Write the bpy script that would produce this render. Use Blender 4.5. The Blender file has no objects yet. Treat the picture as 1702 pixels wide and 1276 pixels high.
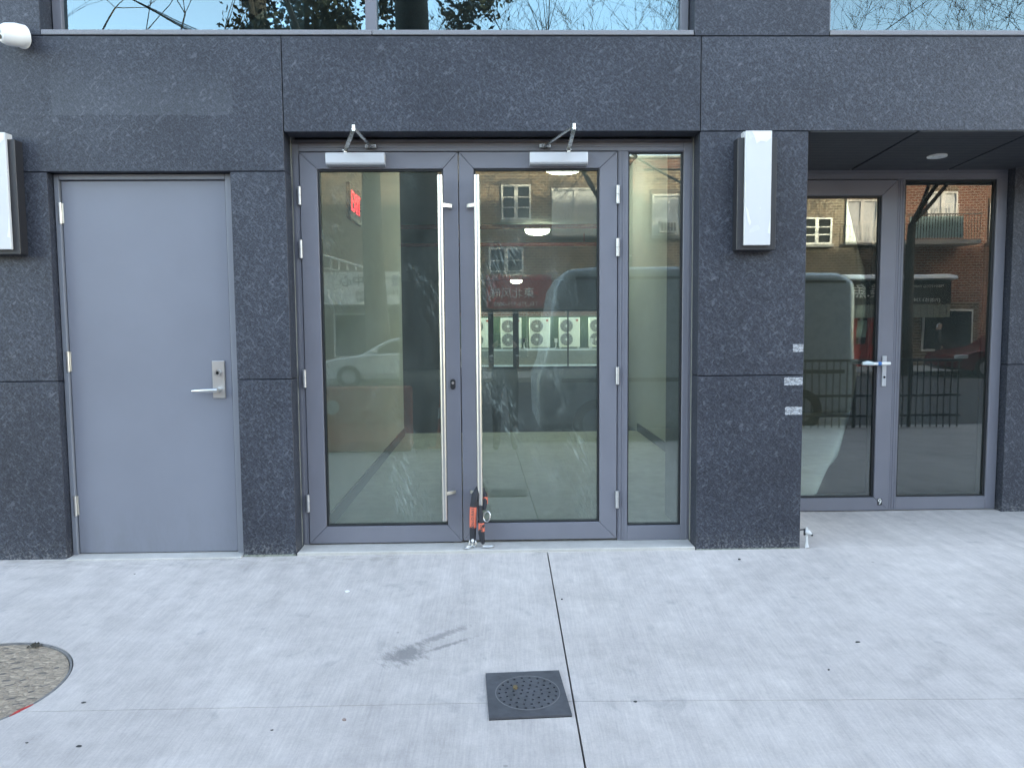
import bpy, bmesh, math, random
from mathutils import Vector, Matrix, Euler
random.seed(7)
R = math.radians
S = bpy.context.scene
COL = S.collection

# ------------------------------------------------------------------ camera, sky, sun, exposure
PITCH, YAW, ROLL = 0.077119, 0.022965, -0.0078645
CAM = Vector((0.0, -4.3548, 1.3125))
fw = Vector((math.sin(YAW) * math.cos(PITCH), math.cos(YAW) * math.cos(PITCH), -math.sin(PITCH)))
rt = Vector((math.cos(YAW), -math.sin(YAW), 0)); upv = rt.cross(fw)
ax = rt * math.cos(ROLL) + upv * math.sin(ROLL); ay = upv * math.cos(ROLL) - rt * math.sin(ROLL)
cd = bpy.data.cameras.new('camera'); cam = bpy.data.objects.new('camera', cd); COL.objects.link(cam)
m3 = Matrix((ax, ay, -fw)).transposed()
cam.matrix_world = Matrix.Translation(CAM) @ m3.to_4x4()
cd.sensor_fit = 'HORIZONTAL'; cd.sensor_width = 36; cd.lens = 1278 / 1702 * 36
cd.clip_start = 0.02; cd.clip_end = 3000
S.camera = cam

SUN_EL, SUN_AZ = R(26), R(50)           # azimuth measured from +Y (behind the building) towards +X
w = bpy.data.worlds.new('World'); S.world = w; w.use_nodes = True
wn = w.node_tree.nodes; wl = w.node_tree.links
sky = wn.new('ShaderNodeTexSky'); sky.sky_type = 'NISHITA'; sky.sun_disc = False
sky.sun_elevation = SUN_EL; sky.sun_rotation = SUN_AZ
sky.air_density = 1.0; sky.dust_density = 1.6; sky.ozone_density = 1.0; sky.altitude = 10
wl.new(sky.outputs[0], wn['Background'].inputs[0]); wn['Background'].inputs[1].default_value = 0.15

sd = bpy.data.lights.new('sun', 'SUN'); sun = bpy.data.objects.new('sun', sd); COL.objects.link(sun)
sd.energy = 2.0; sd.angle = R(0.53); sd.color = (1.0, 0.95, 0.87)
sv = Vector((math.sin(SUN_AZ) * math.cos(SUN_EL), math.cos(SUN_AZ) * math.cos(SUN_EL), math.sin(SUN_EL)))
sun.rotation_euler = sv.to_track_quat('Z', 'Y').to_euler(); sun.location = (0, 40, 60)

S.view_settings.view_transform = 'Standard'; S.view_settings.look = 'None'
S.view_settings.exposure = 3.5; S.view_settings.gamma = 1.0; S.view_settings.use_curve_mapping = False
S.view_settings.use_white_balance = True; S.view_settings.white_balance_temperature = 8300   # the camera's own white balance for open shade
S.render.engine = 'CYCLES'
cy = S.cycles
cy.max_bounces = 10; cy.diffuse_bounces = 4; cy.glossy_bounces = 4; cy.transmission_bounces = 4
cy.transparent_max_bounces = 16; cy.use_denoising = True; cy.caustics_reflective = False; cy.caustics_refractive = False
cy.sample_clamp_indirect = 6.0; cy.blur_glossy = 0.5

# ------------------------------------------------------------------ helpers
BASE = {}

class MB:
    def __init__(s): s.v = []; s.f = []; s.m = []; s.cur = 0
    def poly(s, pts, idx):
        o = len(s.v); s.v += [tuple(p) for p in pts]
        for i in idx: s.f.append([o + k for k in i]); s.m.append(s.cur)
        return s
    def box(s, x0, x1, y0, y1, z0, z1):
        return s.poly([(x0,y0,z0),(x1,y0,z0),(x1,y1,z0),(x0,y1,z0),(x0,y0,z1),(x1,y0,z1),(x1,y1,z1),(x0,y1,z1)],
                      [(3,2,1,0),(4,5,6,7),(0,1,5,4),(1,2,6,5),(2,3,7,6),(3,0,4,7)])
    def prism(s, pts, axis, a, b):
        """closed 2d polygon extruded along an axis from a to b"""
        n = len(pts)
        def q(p, t):
            return {'x': (t, p[0], p[1]), 'y': (p[0], t, p[1]), 'z': (p[0], p[1], t)}[axis]
        v = [q(p, a) for p in pts] + [q(p, b) for p in pts]
        f = [tuple(range(n)), tuple(range(2 * n - 1, n - 1, -1))]
        f += [(i, i + n, (i + 1) % n + n, (i + 1) % n) for i in range(n)]
        return s.poly(v, f)
    def tube(s, pts, r, n=8, cap=True):
        pts = [Vector(p) for p in pts]; rs = r if isinstance(r, (list, tuple)) else [r] * len(pts)
        v = []; prev = None
        for i, p in enumerate(pts):
            d = (pts[min(i + 1, len(pts) - 1)] - pts[max(i - 1, 0)]).normalized()
            if prev is None:
                a = d.orthogonal().normalized()
            else:
                a = (prev - d * prev.dot(d)); a = a.normalized() if a.length > 1e-6 else d.orthogonal().normalized()
            prev = a; b = d.cross(a)
            v += [p + (a * math.cos(2 * math.pi * k / n) + b * math.sin(2 * math.pi * k / n)) * rs[i] for k in range(n)]
        f = []
        for i in range(len(pts) - 1):
            for k in range(n):
                f.append((i * n + k, i * n + (k + 1) % n, (i + 1) * n + (k + 1) % n, (i + 1) * n + k))
        if cap: f += [tuple(range(n - 1, -1, -1)), tuple(range((len(pts) - 1) * n, len(pts) * n))]
        return s.poly(v, f)
    def disc(s, c, r0, r1, n, axis, a, b):
        """ring (r0>0) or disc (r0=0) with thickness from a to b"""
        def q(rr, k, t):
            u = rr * math.cos(2 * math.pi * k / n); w_ = rr * math.sin(2 * math.pi * k / n)
            return {'x': (t, c[0] + u, c[1] + w_), 'y': (c[0] + u, t, c[1] + w_), 'z': (c[0] + u, c[1] + w_, t)}[axis]
        if r0 <= 0:
            return s.prism([(c[0] + r1 * math.cos(2 * math.pi * k / n), c[1] + r1 * math.sin(2 * math.pi * k / n)) for k in range(n)], axis, a, b)
        v = [q(rr, k, t) for t in (a, b) for rr in (r0, r1) for k in range(n)]
        f = []
        for k in range(n):
            j = (k + 1) % n
            f += [(k, j, n + j, n + k), (2*n + k, 3*n + k, 3*n + j, 2*n + j), (n + k, n + j, 3*n + j, 3*n + k), (k, 2*n + k, 2*n + j, j)]
        return s.poly(v, f)
    def build(s, name, mat, parent=None, loc=None, bevel=0, smooth=False, seg=1):
        base = BASE.get(parent, Vector((0, 0, 0))) if parent else Vector(loc or (0, 0, 0))
        me = bpy.data.meshes.new(name)
        me.from_pydata([Vector(p) - base for p in s.v], [], s.f)
        mats = mat if isinstance(mat, (list, tuple)) else [mat]
        for m_ in mats: me.materials.append(m_)
        if len(mats) > 1: me.polygons.foreach_set('material_index', s.m)
        bm = bmesh.new(); bm.from_mesh(me); bmesh.ops.recalc_face_normals(bm, faces=bm.faces); bm.to_mesh(me); bm.free()
        if smooth:
            me.polygons.foreach_set('use_smooth', [True] * len(me.polygons))
            me.set_sharp_from_angle(angle=R(40))
        o = bpy.data.objects.new(name, me); COL.objects.link(o)
        if parent: o.parent = parent
        else: o.location = base
        BASE[o] = base
        if bevel:
            b = o.modifiers.new('bevel', 'BEVEL'); b.width = bevel; b.segments = seg; b.limit_method = 'ANGLE'
        return o

def box(name, mat, parent, b, bevel=0, **k): return MB().box(*b).build(name, mat, parent, bevel=bevel, **k)
def tag(o, label=None, cat=None, group=None, kind=None):
    if label: o['label'] = label
    if cat: o['category'] = cat
    if group: o['group'] = group
    if kind: o['kind'] = kind
    return o
def thing(name, label, cat, loc=(0, 0, 0), group=None):
    o = bpy.data.objects.new(name, None); COL.objects.link(o); o.location = loc; o.empty_display_size = .2
    BASE[o] = Vector(loc); return tag(o, label, cat, group)
def dup(o, parent=None, dloc=(0, 0, 0)):
    c = o.copy(); COL.objects.link(c)
    if parent: c.parent = parent
    else: c.location = Vector(o.location) + Vector(dloc)
    for ch in list(o.children): dup(ch, c)
    return c
def text(name, body, mat, parent, mtx, size, depth=.004, sx=1.0):
    cu = bpy.data.curves.new(name, 'FONT'); cu.body = body; cu.size = size; cu.align_x = 'CENTER'; cu.align_y = 'CENTER'
    cu.extrude = depth; cu.resolution_u = 3
    t = bpy.data.objects.new(name, cu); COL.objects.link(t)
    bpy.context.view_layer.update()
    me = bpy.data.meshes.new_from_object(t.evaluated_get(bpy.context.evaluated_depsgraph_get()))
    bpy.data.objects.remove(t); bpy.data.curves.remove(cu)
    me.transform(Matrix.Translation(-BASE[parent]) @ mtx @ Matrix.Diagonal((sx, 1, 1, 1)))
    me.materials.clear(); me.materials.append(mat)
    o = bpy.data.objects.new(name, me); COL.objects.link(o); o.parent = parent; BASE[o] = BASE[parent]
    return o
def facing_north(x, y, z):      # letters standing upright and read by somebody looking towards -Y
    return Matrix.Translation((x, y, z)) @ Matrix.Rotation(math.pi, 4, 'Z') @ Matrix.Rotation(math.pi / 2, 4, 'X')
def facing_south(x, y, z):
    return Matrix.Translation((x, y, z)) @ Matrix.Rotation(math.pi / 2, 4, 'X')

# ------------------------------------------------------------------ materials
MATS = {}
def new(name):
    m = bpy.data.materials.new(name); m.use_nodes = True; MATS[name] = m
    return m, m.node_tree.nodes, m.node_tree.links, m.node_tree.nodes['Principled BSDF']
def node(N, t, **k):
    n = N.new(t)
    for a, b in k.items():
        if a.startswith('i_'): n.inputs[a[2:].replace('_', ' ')].default_value = b
        else: setattr(n, a, b)
    return n
def ramp(N, L, fac, *stops):
    r = N.new('ShaderNodeValToRGB'); e = r.color_ramp.elements
    while len(e) < len(stops): e.new(.5)
    for i, (p, c) in enumerate(stops):
        e[i].position = p; e[i].color = (*c, 1) if len(c) == 3 else c
    L.new(fac, r.inputs[0]); return r.outputs[0]
def mix(N, L, fac, a, b, t='MIX'):
    n = N.new('ShaderNodeMix'); n.data_type = 'RGBA'; n.blend_type = t
    for s_, v in ((0, fac), (6, a), (7, b)):
        if hasattr(v, 'is_linked'): L.new(v, n.inputs[s_])
        else: n.inputs[s_].default_value = (*v, 1) if isinstance(v, tuple) and len(v) == 3 else v
    return n.outputs[2]
def math_(N, L, op, a, b=0.0, c=0.0):
    n = N.new('ShaderNodeMath'); n.operation = op
    for s_, v in ((0, a), (1, b), (2, c)):
        if hasattr(v, 'is_linked'): L.new(v, n.inputs[s_])
        else: n.inputs[s_].default_value = v
    return n.outputs[0]
def coords(N, L, scale=(1, 1, 1), rot=(0, 0, 0), jitter=0.0):
    tc = N.new('ShaderNodeTexCoord'); v = tc.outputs['Object']
    if jitter:
        oi = N.new('ShaderNodeObjectInfo'); a = N.new('ShaderNodeVectorMath'); a.operation = 'SCALE'
        cx = N.new('ShaderNodeCombineXYZ')
        for i in range(3): L.new(oi.outputs['Random'], cx.inputs[i])
        L.new(cx.outputs[0], a.inputs[0]); a.inputs['Scale'].default_value = jitter
        ad = N.new('ShaderNodeVectorMath'); L.new(v, ad.inputs[0]); L.new(a.outputs[0], ad.inputs[1]); v = ad.outputs[0]
    if any(rot):            # turn first, then stretch along the turned axes
        mr_ = N.new('ShaderNodeMapping'); mr_.inputs['Rotation'].default_value = rot; L.new(v, mr_.inputs[0]); v = mr_.outputs[0]
    mp = N.new('ShaderNodeMapping'); mp.inputs['Scale'].default_value = scale
    L.new(v, mp.inputs[0]); return mp.outputs[0]
def noise(N, L, vec, scale, detail=4, rough=.55, dist=0.0):
    n = node(N, 'ShaderNodeTexNoise', i_Scale=scale, i_Detail=detail, i_Roughness=rough, i_Distortion=dist)
    L.new(vec, n.inputs['Vector']); return n.outputs['Fac']
def bump(N, L, h, bsdf, strength=.2, dist=.01):
    b = N.new('ShaderNodeBump'); b.inputs['Strength'].default_value = strength; b.inputs['Distance'].default_value = dist
    L.new(h, b.inputs['Height']); L.new(b.outputs[0], bsdf.inputs['Normal'])

def plain(name, col, rough=.5, metal=0.0, spec=.5, var=.08, scale=12.0, emit=None, estr=0.0, bumpy=0.0):
    m, N, L, B = new(name)
    n = noise(N, L, coords(N, L, jitter=3.0), scale, 5)
    c0 = tuple(max(0, c * (1 - var)) for c in col); c1 = tuple(min(1, c * (1 + var)) for c in col)
    L.new(ramp(N, L, n, (.3, c0), (.7, c1)), B.inputs['Base Color'])
    L.new(math_(N, L, 'MULTIPLY_ADD', n, .16, rough - .08), B.inputs['Roughness'])
    B.inputs['Metallic'].default_value = metal; B.inputs['Specular IOR Level'].default_value = spec
    if emit: B.inputs['Emission Color'].default_value = (*emit, 1); B.inputs['Emission Strength'].default_value = estr
    if bumpy: bump(N, L, n, B, bumpy, .01)
    return m

def granite(name):
    m, N, L, B = new(name)
    v = coords(N, L, jitter=9.0)
    # two crystal directions: diagonal, elongated pale flecks on a near-black ground
    vd = coords(N, L, (1, 1, .38), (0, R(42), 0), 9.0)
    ve = coords(N, L, (1, 1, .42), (0, R(-48), 0), 5.0)
    fl = ramp(N, L, noise(N, L, vd, 92, 2, .6, .3), (.53, (0, 0, 0)), (.66, (1, 1, 1)))
    f2 = ramp(N, L, noise(N, L, ve, 135, 2, .65, .2), (.50, (0, 0, 0)), (.66, (1, 1, 1)))
    big = ramp(N, L, noise(N, L, ve, 54, 2, .5, .4), (.63, (0, 0, 0)), (.72, (1, 1, 1)))
    fine = noise(N, L, v, 130, 4, .75)
    cloud = noise(N, L, v, 2.2, 4, .6)
    c = ramp(N, L, fine, (.36, (.006, .0075, .011)), (.64, (.045, .052, .072)))
    c = mix(N, L, math_(N, L, 'MULTIPLY', f2, .30), c, (.082, .090, .110))
    c = mix(N, L, math_(N, L, 'MULTIPLY', fl, .42), c, (.105, .115, .135))
    c = mix(N, L, math_(N, L, 'MULTIPLY', big, .40), c, (.145, .155, .178))
    c = mix(N, L, 1.0, c, ramp(N, L, cloud, (.3, (.74, .74, .76)), (.7, (1.18, 1.17, 1.15))), 'MULTIPLY')
    # pale mineral bloom and splashed dirt close to the pavement
    g = N.new('ShaderNodeNewGeometry'); sp = N.new('ShaderNodeSeparateXYZ'); L.new(g.outputs['Position'], sp.inputs[0])
    low = math_(N, L, 'SUBTRACT', 1.0, math_(N, L, 'DIVIDE', sp.outputs[2], .11)); low = math_(N, L, 'MAXIMUM', low, 0.0)
    spl = ramp(N, L, noise(N, L, v, 70, 5, .75), (.50, (0, 0, 0)), (.62, (1, 1, 1)))
    c = mix(N, L, math_(N, L, 'MULTIPLY', math_(N, L, 'MULTIPLY', low, spl), .42), c, (.36, .36, .35))
    # patch of protective film left over the side door: its own rectangle, torn along the lower edge
    edge = math_(N, L, 'MULTIPLY', math_(N, L, 'SUBTRACT', noise(N, L, coords(N, L, (9, 1, 1)), 1.5, 5, .75), .5), .05)
    zz = math_(N, L, 'ADD', sp.outputs[2], edge)
    ins = math_(N, L, 'MULTIPLY', math_(N, L, 'GREATER_THAN', zz, 2.47), math_(N, L, 'LESS_THAN', zz, 2.80))
    ins = math_(N, L, 'MULTIPLY', ins, math_(N, L, 'MULTIPLY', math_(N, L, 'GREATER_THAN', sp.outputs[0], -2.40), math_(N, L, 'LESS_THAN', sp.outputs[0], -1.42)))
    ins = math_(N, L, 'MULTIPLY', ins, math_(N, L, 'LESS_THAN', sp.outputs[1], .01))
    fade = math_(N, L, 'MAXIMUM', math_(N, L, 'SUBTRACT', 1.0, math_(N, L, 'DIVIDE', math_(N, L, 'SUBTRACT', sp.outputs[2], 2.47), .30)), 0.0)
    c = mix(N, L, math_(N, L, 'MULTIPLY', math_(N, L, 'MULTIPLY', ins, fade), .075), c, (.30, .33, .36))
    oi_ = N.new('ShaderNodeObjectInfo')
    tone = ramp(N, L, oi_.outputs['Random'], (0, (.88, .88, .89)), (1, (1.10, 1.10, 1.09)))
    c = mix(N, L, 1.0, c, tone, 'MULTIPLY')
    L.new(c, B.inputs['Base Color'])
    rr = math_(N, L, 'MULTIPLY_ADD', fine, .25, .38)
    L.new(rr, B.inputs['Roughness']); B.inputs['Specular IOR Level'].default_value = .38
    h = math_(N, L, 'ADD', math_(N, L, 'MULTIPLY', noise(N, L, v, 230, 4, .7), .7), math_(N, L, 'MULTIPLY', noise(N, L, vd, 60, 3), .6))
    bump(N, L, h, B, .30, .006)
    return m

def concrete(name, base, streak=True, marks=True):
    m, N, L, B = new(name)
    v = coords(N, L, jitter=0)
    cloud = noise(N, L, v, 1.3, 6, .62)
    mott = noise(N, L, v, 9, 5, .65)
    fine = noise(N, L, v, 120, 4, .75)
    c = ramp(N, L, cloud, (.30, tuple(b * .86 for b in base)), (.70, tuple(b * 1.08 for b in base)))
    c = mix(N, L, 1.0, c, ramp(N, L, mott, (.32, (.88, .88, .88)), (.68, (1.06, 1.06, 1.06))), 'MULTIPLY')
    c = mix(N, L, 1.0, c, ramp(N, L, fine, (.3, (.92, .92, .92)), (.7, (1.06, 1.06, 1.06))), 'MULTIPLY')
    h = math_(N, L, 'MULTIPLY', fine, .6)
    if streak:      # broom finish drawn from the building to the kerb
        vs = coords(N, L, (1, .02, 1), (0, 0, R(1.2)))
        st = noise(N, L, vs, 110, 4, .8); sw = noise(N, L, coords(N, L, (1, .05, 1), (0, 0, R(-1))), 9, 4, .6)
        c = mix(N, L, 1.0, c, ramp(N, L, st, (.34, (.89, .89, .90)), (.66, (1.06, 1.06, 1.05))), 'MULTIPLY')
        c = mix(N, L, 1.0, c, ramp(N, L, sw, (.36, (.94, .94, .945)), (.64, (1.04, 1.04, 1.04))), 'MULTIPLY')
        h = math_(N, L, 'ADD', h, st)
    if marks:
        # grey smudges and small drips
        sm = ramp(N, L, noise(N, L, coords(N, L, (1, .8, 1)), 6.5, 4, .62, .5), (.62, (0, 0, 0)), (.70, (1, 1, 1)))
        c = mix(N, L, math_(N, L, 'MULTIPLY', sm, .26), c, (.20, .20, .20))
        vo = node(N, 'ShaderNodeTexVoronoi', i_Scale=3.1); vo.inputs['Randomness'].default_value = 1.0; L.new(v, vo.inputs['Vector'])
        gum = math_(N, L, 'LESS_THAN', math_(N, L, 'ADD', vo.outputs['Distance'], math_(N, L, 'MULTIPLY', fine, .02)), .034)
        c = mix(N, L, math_(N, L, 'MULTIPLY', gum, .45), c, (.15, .15, .15))
        # rain-washed dirt along the foot of the wall
        g = N.new('ShaderNodeNewGeometry'); sp = N.new('ShaderNodeSeparateXYZ'); L.new(g.outputs['Position'], sp.inputs[0])
        near = math_(N, L, 'MAXIMUM', math_(N, L, 'SUBTRACT', 1.0, math_(N, L, 'DIVIDE', math_(N, L, 'MULTIPLY', sp.outputs[1], -1.0), .22)), 0.0)
        left = math_(N, L, 'LESS_THAN', sp.outputs[0], -.55)
        dn = ramp(N, L, noise(N, L, coords(N, L, (1, 2.5, 1)), 7, 6, .7), (.46, (0, 0, 0)), (.60, (1, 1, 1)))
        c = mix(N, L, math_(N, L, 'MULTIPLY', math_(N, L, 'MULTIPLY', near, left), math_(N, L, 'MULTIPLY', dn, .5)), c, (.21, .195, .165))
        # the spilled streak with splashed arms
        def blob(cx, cy, ang, a, b, seed):
            mp = N.new('ShaderNodeMapping'); mp.vector_type = 'TEXTURE'
            mp.inputs['Location'].default_value = (cx, cy, 0); mp.inputs['Rotation'].default_value = (0, 0, R(ang)); mp.inputs['Scale'].default_value = (a, b, 1)
            L.new(g.outputs['Position'], mp.inputs[0])
            s2 = N.new('ShaderNodeSeparateXYZ'); L.new(mp.outputs[0], s2.inputs[0])
            d = math_(N, L, 'SQRT', math_(N, L, 'ADD', math_(N, L, 'POWER', math_(N, L, 'ABSOLUTE', s2.outputs[0]), 2.0), math_(N, L, 'POWER', math_(N, L, 'ABSOLUTE', s2.outputs[1]), 2.0)))
            nn = noise(N, L, coords(N, L, (1, .35, 1), (0, 0, R(-ang))), 46 + seed, 4, .75)
            d = math_(N, L, 'ADD', d, math_(N, L, 'MULTIPLY', math_(N, L, 'SUBTRACT', nn, .5), 2.2))
            return math_(N, L, 'MULTIPLY', math_(N, L, 'SUBTRACT', 1.0, math_(N, L, 'SMOOTH_MAX', math_(N, L, 'SUBTRACT', math_(N, L, 'MULTIPLY', d, 1.6), .55), 0.0, .1)), 1.0)
        for i, (bx, by, ang, a, b, k) in enumerate(((-.385, -1.225, 40, .125, .095, .66), (-.255, -1.06, 39, .20, .034, .50), (-.215, -1.145, 33, .17, .016, .55))):
            bl = math_(N, L, 'MAXIMUM', blob(bx, by, ang, a, b, i * 7), 0.0)
            c = mix(N, L, math_(N, L, 'MULTIPLY', bl, k), c, (.12, .12, .122))
    oi_ = N.new('ShaderNodeObjectInfo'); c = mix(N, L, 1.0, c, ramp(N, L, oi_.outputs['Random'], (0, (.965, .965, .965)), (1, (1.035, 1.035, 1.03))), 'MULTIPLY')
    L.new(c, B.inputs['Base Color']); B.inputs['Roughness'].default_value = .82; B.inputs['Specular IOR Level'].default_value = .3
    bump(N, L, h, B, .30, .003)
    return m

def glass(name, ior=1.75, tint=(.80, .88, .85), dust_haze=.05, wavy=0.0, smear=False, coat=(.95, 1, .98)):
    m, N, L, B = new(name); N.remove(B)
    out = N['Material Output']
    tr = N.new('ShaderNodeBsdfTransparent'); tr.inputs[0].default_value = (*tint, 1)
    gl = N.new('ShaderNodeBsdfGlossy'); gl.inputs['Roughness'].default_value = 0.0; gl.inputs['Color'].default_value = (*coat, 1)
    fr = N.new('ShaderNodeFresnel'); fr.inputs[0].default_value = ior
    geo = N.new('ShaderNodeNewGeometry'); L.new(geo.outputs['True Normal'], fr.inputs['Normal'])
    if wavy:
        h = noise(N, L, coords(N, L, (1, 1, .6), (0, 0, 0), 4.0), 3.0, 1)
        b = N.new('ShaderNodeBump'); b.inputs['Strength'].default_value = wavy; b.inputs['Distance'].default_value = .01
        L.new(h, b.inputs['Height']); L.new(b.outputs[0], gl.inputs['Normal'])
    mx = N.new('ShaderNodeMixShader'); L.new(fr.outputs[0], mx.inputs[0]); L.new(tr.outputs[0], mx.inputs[1]); L.new(gl.outputs[0], mx.inputs[2])
    di = N.new('ShaderNodeBsdfDiffuse'); di.inputs[0].default_value = (.62, .73, .68, 1)
    film = noise(N, L, coords(N, L, (1, 1, .5), (0, 0, 0), 3.0), 4.0, 5, .6)
    d = ramp(N, L, film, (.30, (dust_haze * .35,) * 3), (.8, (dust_haze, dust_haze, dust_haze)))  # dust film, plus a painted pale green haze that lifts the dark interior
    spots = ramp(N, L, noise(N, L, coords(N, L, jitter=2.0), 95, 2, .5), (.80, (0, 0, 0)), (.84, (.12, .12, .12)))
    d = math_(N, L, 'ADD', d, spots)
    if smear:       # dried soap: short slanting wipes in patches
        wi = ramp(N, L, noise(N, L, coords(N, L, (1, 1, .16), (0, R(24), 0), 3.0), 85, 4, .7), (.50, (0, 0, 0)), (.66, (1, 1, 1)))
        pa = ramp(N, L, noise(N, L, coords(N, L, (1, 1, .6), (0, R(10), 0), 2.0), 3.6, 3, .6), (.52, (0, 0, 0)), (.66, (.22, .22, .22)))
        d = math_(N, L, 'ADD', d, math_(N, L, 'MULTIPLY', wi, pa))
    m2 = N.new('ShaderNodeMixShader'); L.new(d, m2.inputs[0]); L.new(mx.outputs[0], m2.inputs[1]); L.new(di.outputs[0], m2.inputs[2])
    L.new(m2.outputs[0], out.inputs[0]); return m

def brick(name, c1, c2, mortar, scale=1.0):
    m, N, L, B = new(name)
    g = N.new('ShaderNodeTexCoord'); sp = N.new('ShaderNodeSeparateXYZ'); L.new(g.outputs['Object'], sp.inputs[0])
    cx = N.new('ShaderNodeCombineXYZ'); L.new(math_(N, L, 'ADD', sp.outputs[0], sp.outputs[1]), cx.inputs[0]); L.new(sp.outputs[2], cx.inputs[1])
    bt = N.new('ShaderNodeTexBrick'); L.new(cx.outputs[0], bt.inputs['Vector'])
    bt.inputs['Color1'].default_value = (*c1, 1); bt.inputs['Color2'].default_value = (*c2, 1); bt.inputs['Mortar'].default_value = (*mortar, 1)
    bt.inputs['Scale'].default_value = 1.0; bt.inputs['Brick Width'].default_value = .24 * scale; bt.inputs['Row Height'].default_value = .105 * scale
    bt.inputs['Mortar Size'].default_value = .016; bt.inputs['Bias'].default_value = 0
    n = noise(N, L, coords(N, L), .8, 5)
    c = mix(N, L, 1.0, bt.outputs[0], ramp(N, L, n, (.3, (.75, .75, .75)), (.7, (1.15, 1.12, 1.1))), 'MULTIPLY')
    L.new(c, B.inputs['Base Color']); B.inputs['Roughness'].default_value = .85
    return m

GRAN = granite('dark_leathered_granite')
SILLG = plain('grey_granite_sill', (.20, .20, .215), .6, var=.35, scale=260)
WALK = concrete('broomed_concrete', (.515, .468, .436))
PATCHC = concrete('threshold_concrete', (.44, .42, .39), streak=False, marks=False)
def painted_steel(name, col):
    m, N, L, B = new(name); v = coords(N, L)
    n = noise(N, L, v, 1.6, 4, .6)
    c = ramp(N, L, n, (.3, tuple(k * .95 for k in col)), (.7, tuple(k * 1.05 for k in col)))
    sc_ = ramp(N, L, noise(N, L, coords(N, L, (.25, 1, 1), (0, R(20), 0)), 60, 4, .7), (.70, (0, 0, 0)), (.78, (1, 1, 1)))
    pa = ramp(N, L, noise(N, L, v, 2.3, 2), (.50, (0, 0, 0)), (.68, (.30, .30, .30)))
    c = mix(N, L, math_(N, L, 'MULTIPLY', sc_, pa), c, tuple(min(1, k * 1.9) for k in col))
    g = N.new('ShaderNodeNewGeometry'); sp = N.new('ShaderNodeSeparateXYZ'); L.new(g.outputs['Position'], sp.inputs[0])
    low = math_(N, L, 'MAXIMUM', math_(N, L, 'SUBTRACT', 1.0, math_(N, L, 'DIVIDE', sp.outputs[2], .35)), 0.0)
    dirt = ramp(N, L, noise(N, L, coords(N, L, (1, 1, .35)), 14, 5, .7), (.42, (0, 0, 0)), (.66, (.22, .22, .22)))
    c = mix(N, L, math_(N, L, 'MULTIPLY', low, dirt), c, (.10, .10, .095))
    L.new(c, B.inputs['Base Color']); L.new(math_(N, L, 'MULTIPLY_ADD', n, .18, .34), B.inputs['Roughness'])
    bump(N, L, noise(N, L, v, 2.6, 2), B, .05, .02)
    return m
DOORP = painted_steel('grey_door_paint', (.168, .177, .208))
FRAMEP = plain('grey_frame_paint', (.18, .19, .215), .48, var=.03, scale=5)
ALU = plain('grey_aluminium_powder_coat', (.150, .152, .176), .42, var=.04, scale=5)
ALUD = plain('shadow_gap_black', (.012, .013, .015), .6)
GASK = plain('black_rubber_gasket', (.010, .012, .014), .5)
STEEL = plain('brushed_stainless_steel', (.60, .595, .575), .34, metal=1.0, var=.02, scale=2)
SATIN = plain('satin_silver_paint', (.50, .51, .53), .35, metal=.35, var=.03)
CHROME = plain('dull_chrome_arm', (.55, .56, .55), .28, metal=1.0, var=.12, scale=30)
HINGE = plain('silver_hinge_metal', (.50, .50, .50), .35, metal=.6, var=.05)
BLACK = plain('black_plastic', (.014, .015, .017), .45)
BOXBLK = plain('black_lamp_housing', (.020, .020, .023), .42, var=.05)
ACRYL = plain('white_acrylic', (.56, .56, .56), .25, var=.015, scale=5)
FILM = plain('clear_protective_film', (.70, .70, .68), .18, var=.02)
WHITEP = plain('white_plastic', (.80, .80, .78), .35, var=.03)
GLASSD = glass('door_glass', 1.88, tint=(.91, 1.0, .955), smear=True, dust_haze=.085)
GLASSS = glass('sidelight_glass', 2.15, tint=(.91, 1.0, .955), dust_haze=.085)
GLASSE = glass('entrance_glass', 2.3, tint=(.90, .99, .945), dust_haze=.03, wavy=.03)
GLASSU = glass('upper_window_glass', 2.3, tint=(.55, .64, .66), dust_haze=.015, wavy=.02, coat=(.66, .92, 1.0))
GLASSB = glass('rear_glass', 1.5, tint=(.92, .97, .95), dust_haze=.02)
IRON = plain('dark_cast_iron', (.062, .064, .072), .6, var=.25, scale=25, bumpy=.25)
HOLE = plain('hole_black', (.003, .003, .003), .9)
def cobble(name, base):
    m, N, L, B = new(name); v = coords(N, L, (1, 1.5, 1), (0, 0, R(-14)))
    vo = node(N, 'ShaderNodeTexVoronoi', i_Scale=34.0); L.new(v, vo.inputs['Vector'])
    ve_ = node(N, 'ShaderNodeTexVoronoi', i_Scale=34.0, feature='DISTANCE_TO_EDGE'); L.new(v, ve_.inputs['Vector'])
    sp2 = N.new('ShaderNodeSeparateColor'); L.new(vo.outputs['Color'], sp2.inputs[0])
    c = ramp(N, L, sp2.outputs[0], (0, tuple(b * .78 for b in base)), (1, tuple(b * 1.15 for b in base)))
    c = mix(N, L, 1.0, c, ramp(N, L, noise(N, L, v, 60, 5, .7), (.3, (.75, .75, .75)), (.7, (1.15, 1.15, 1.12))), 'MULTIPLY')
    c = mix(N, L, ramp(N, L, ve_.outputs['Distance'], (.0, (.55, .55, .55)), (.09, (0, 0, 0))), c, (.14, .12, .10))
    L.new(c, B.inputs['Base Color']); B.inputs['Roughness'].default_value = .9
    bump(N, L, ve_.outputs['Distance'], B, .6, .02)
    return m
COVER = cobble('worn_cobbled_cover', (.36, .285, .215))
COVERD = plain('cover_slot_dirt', (.10, .09, .085), .9, var=.3, scale=60)
REDP = plain('red_paint', (.42, .035, .03), .6, var=.25, scale=30)
SOFF = plain('dark_soffit_metal', (.045, .047, .053), .55, var=.05)
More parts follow.
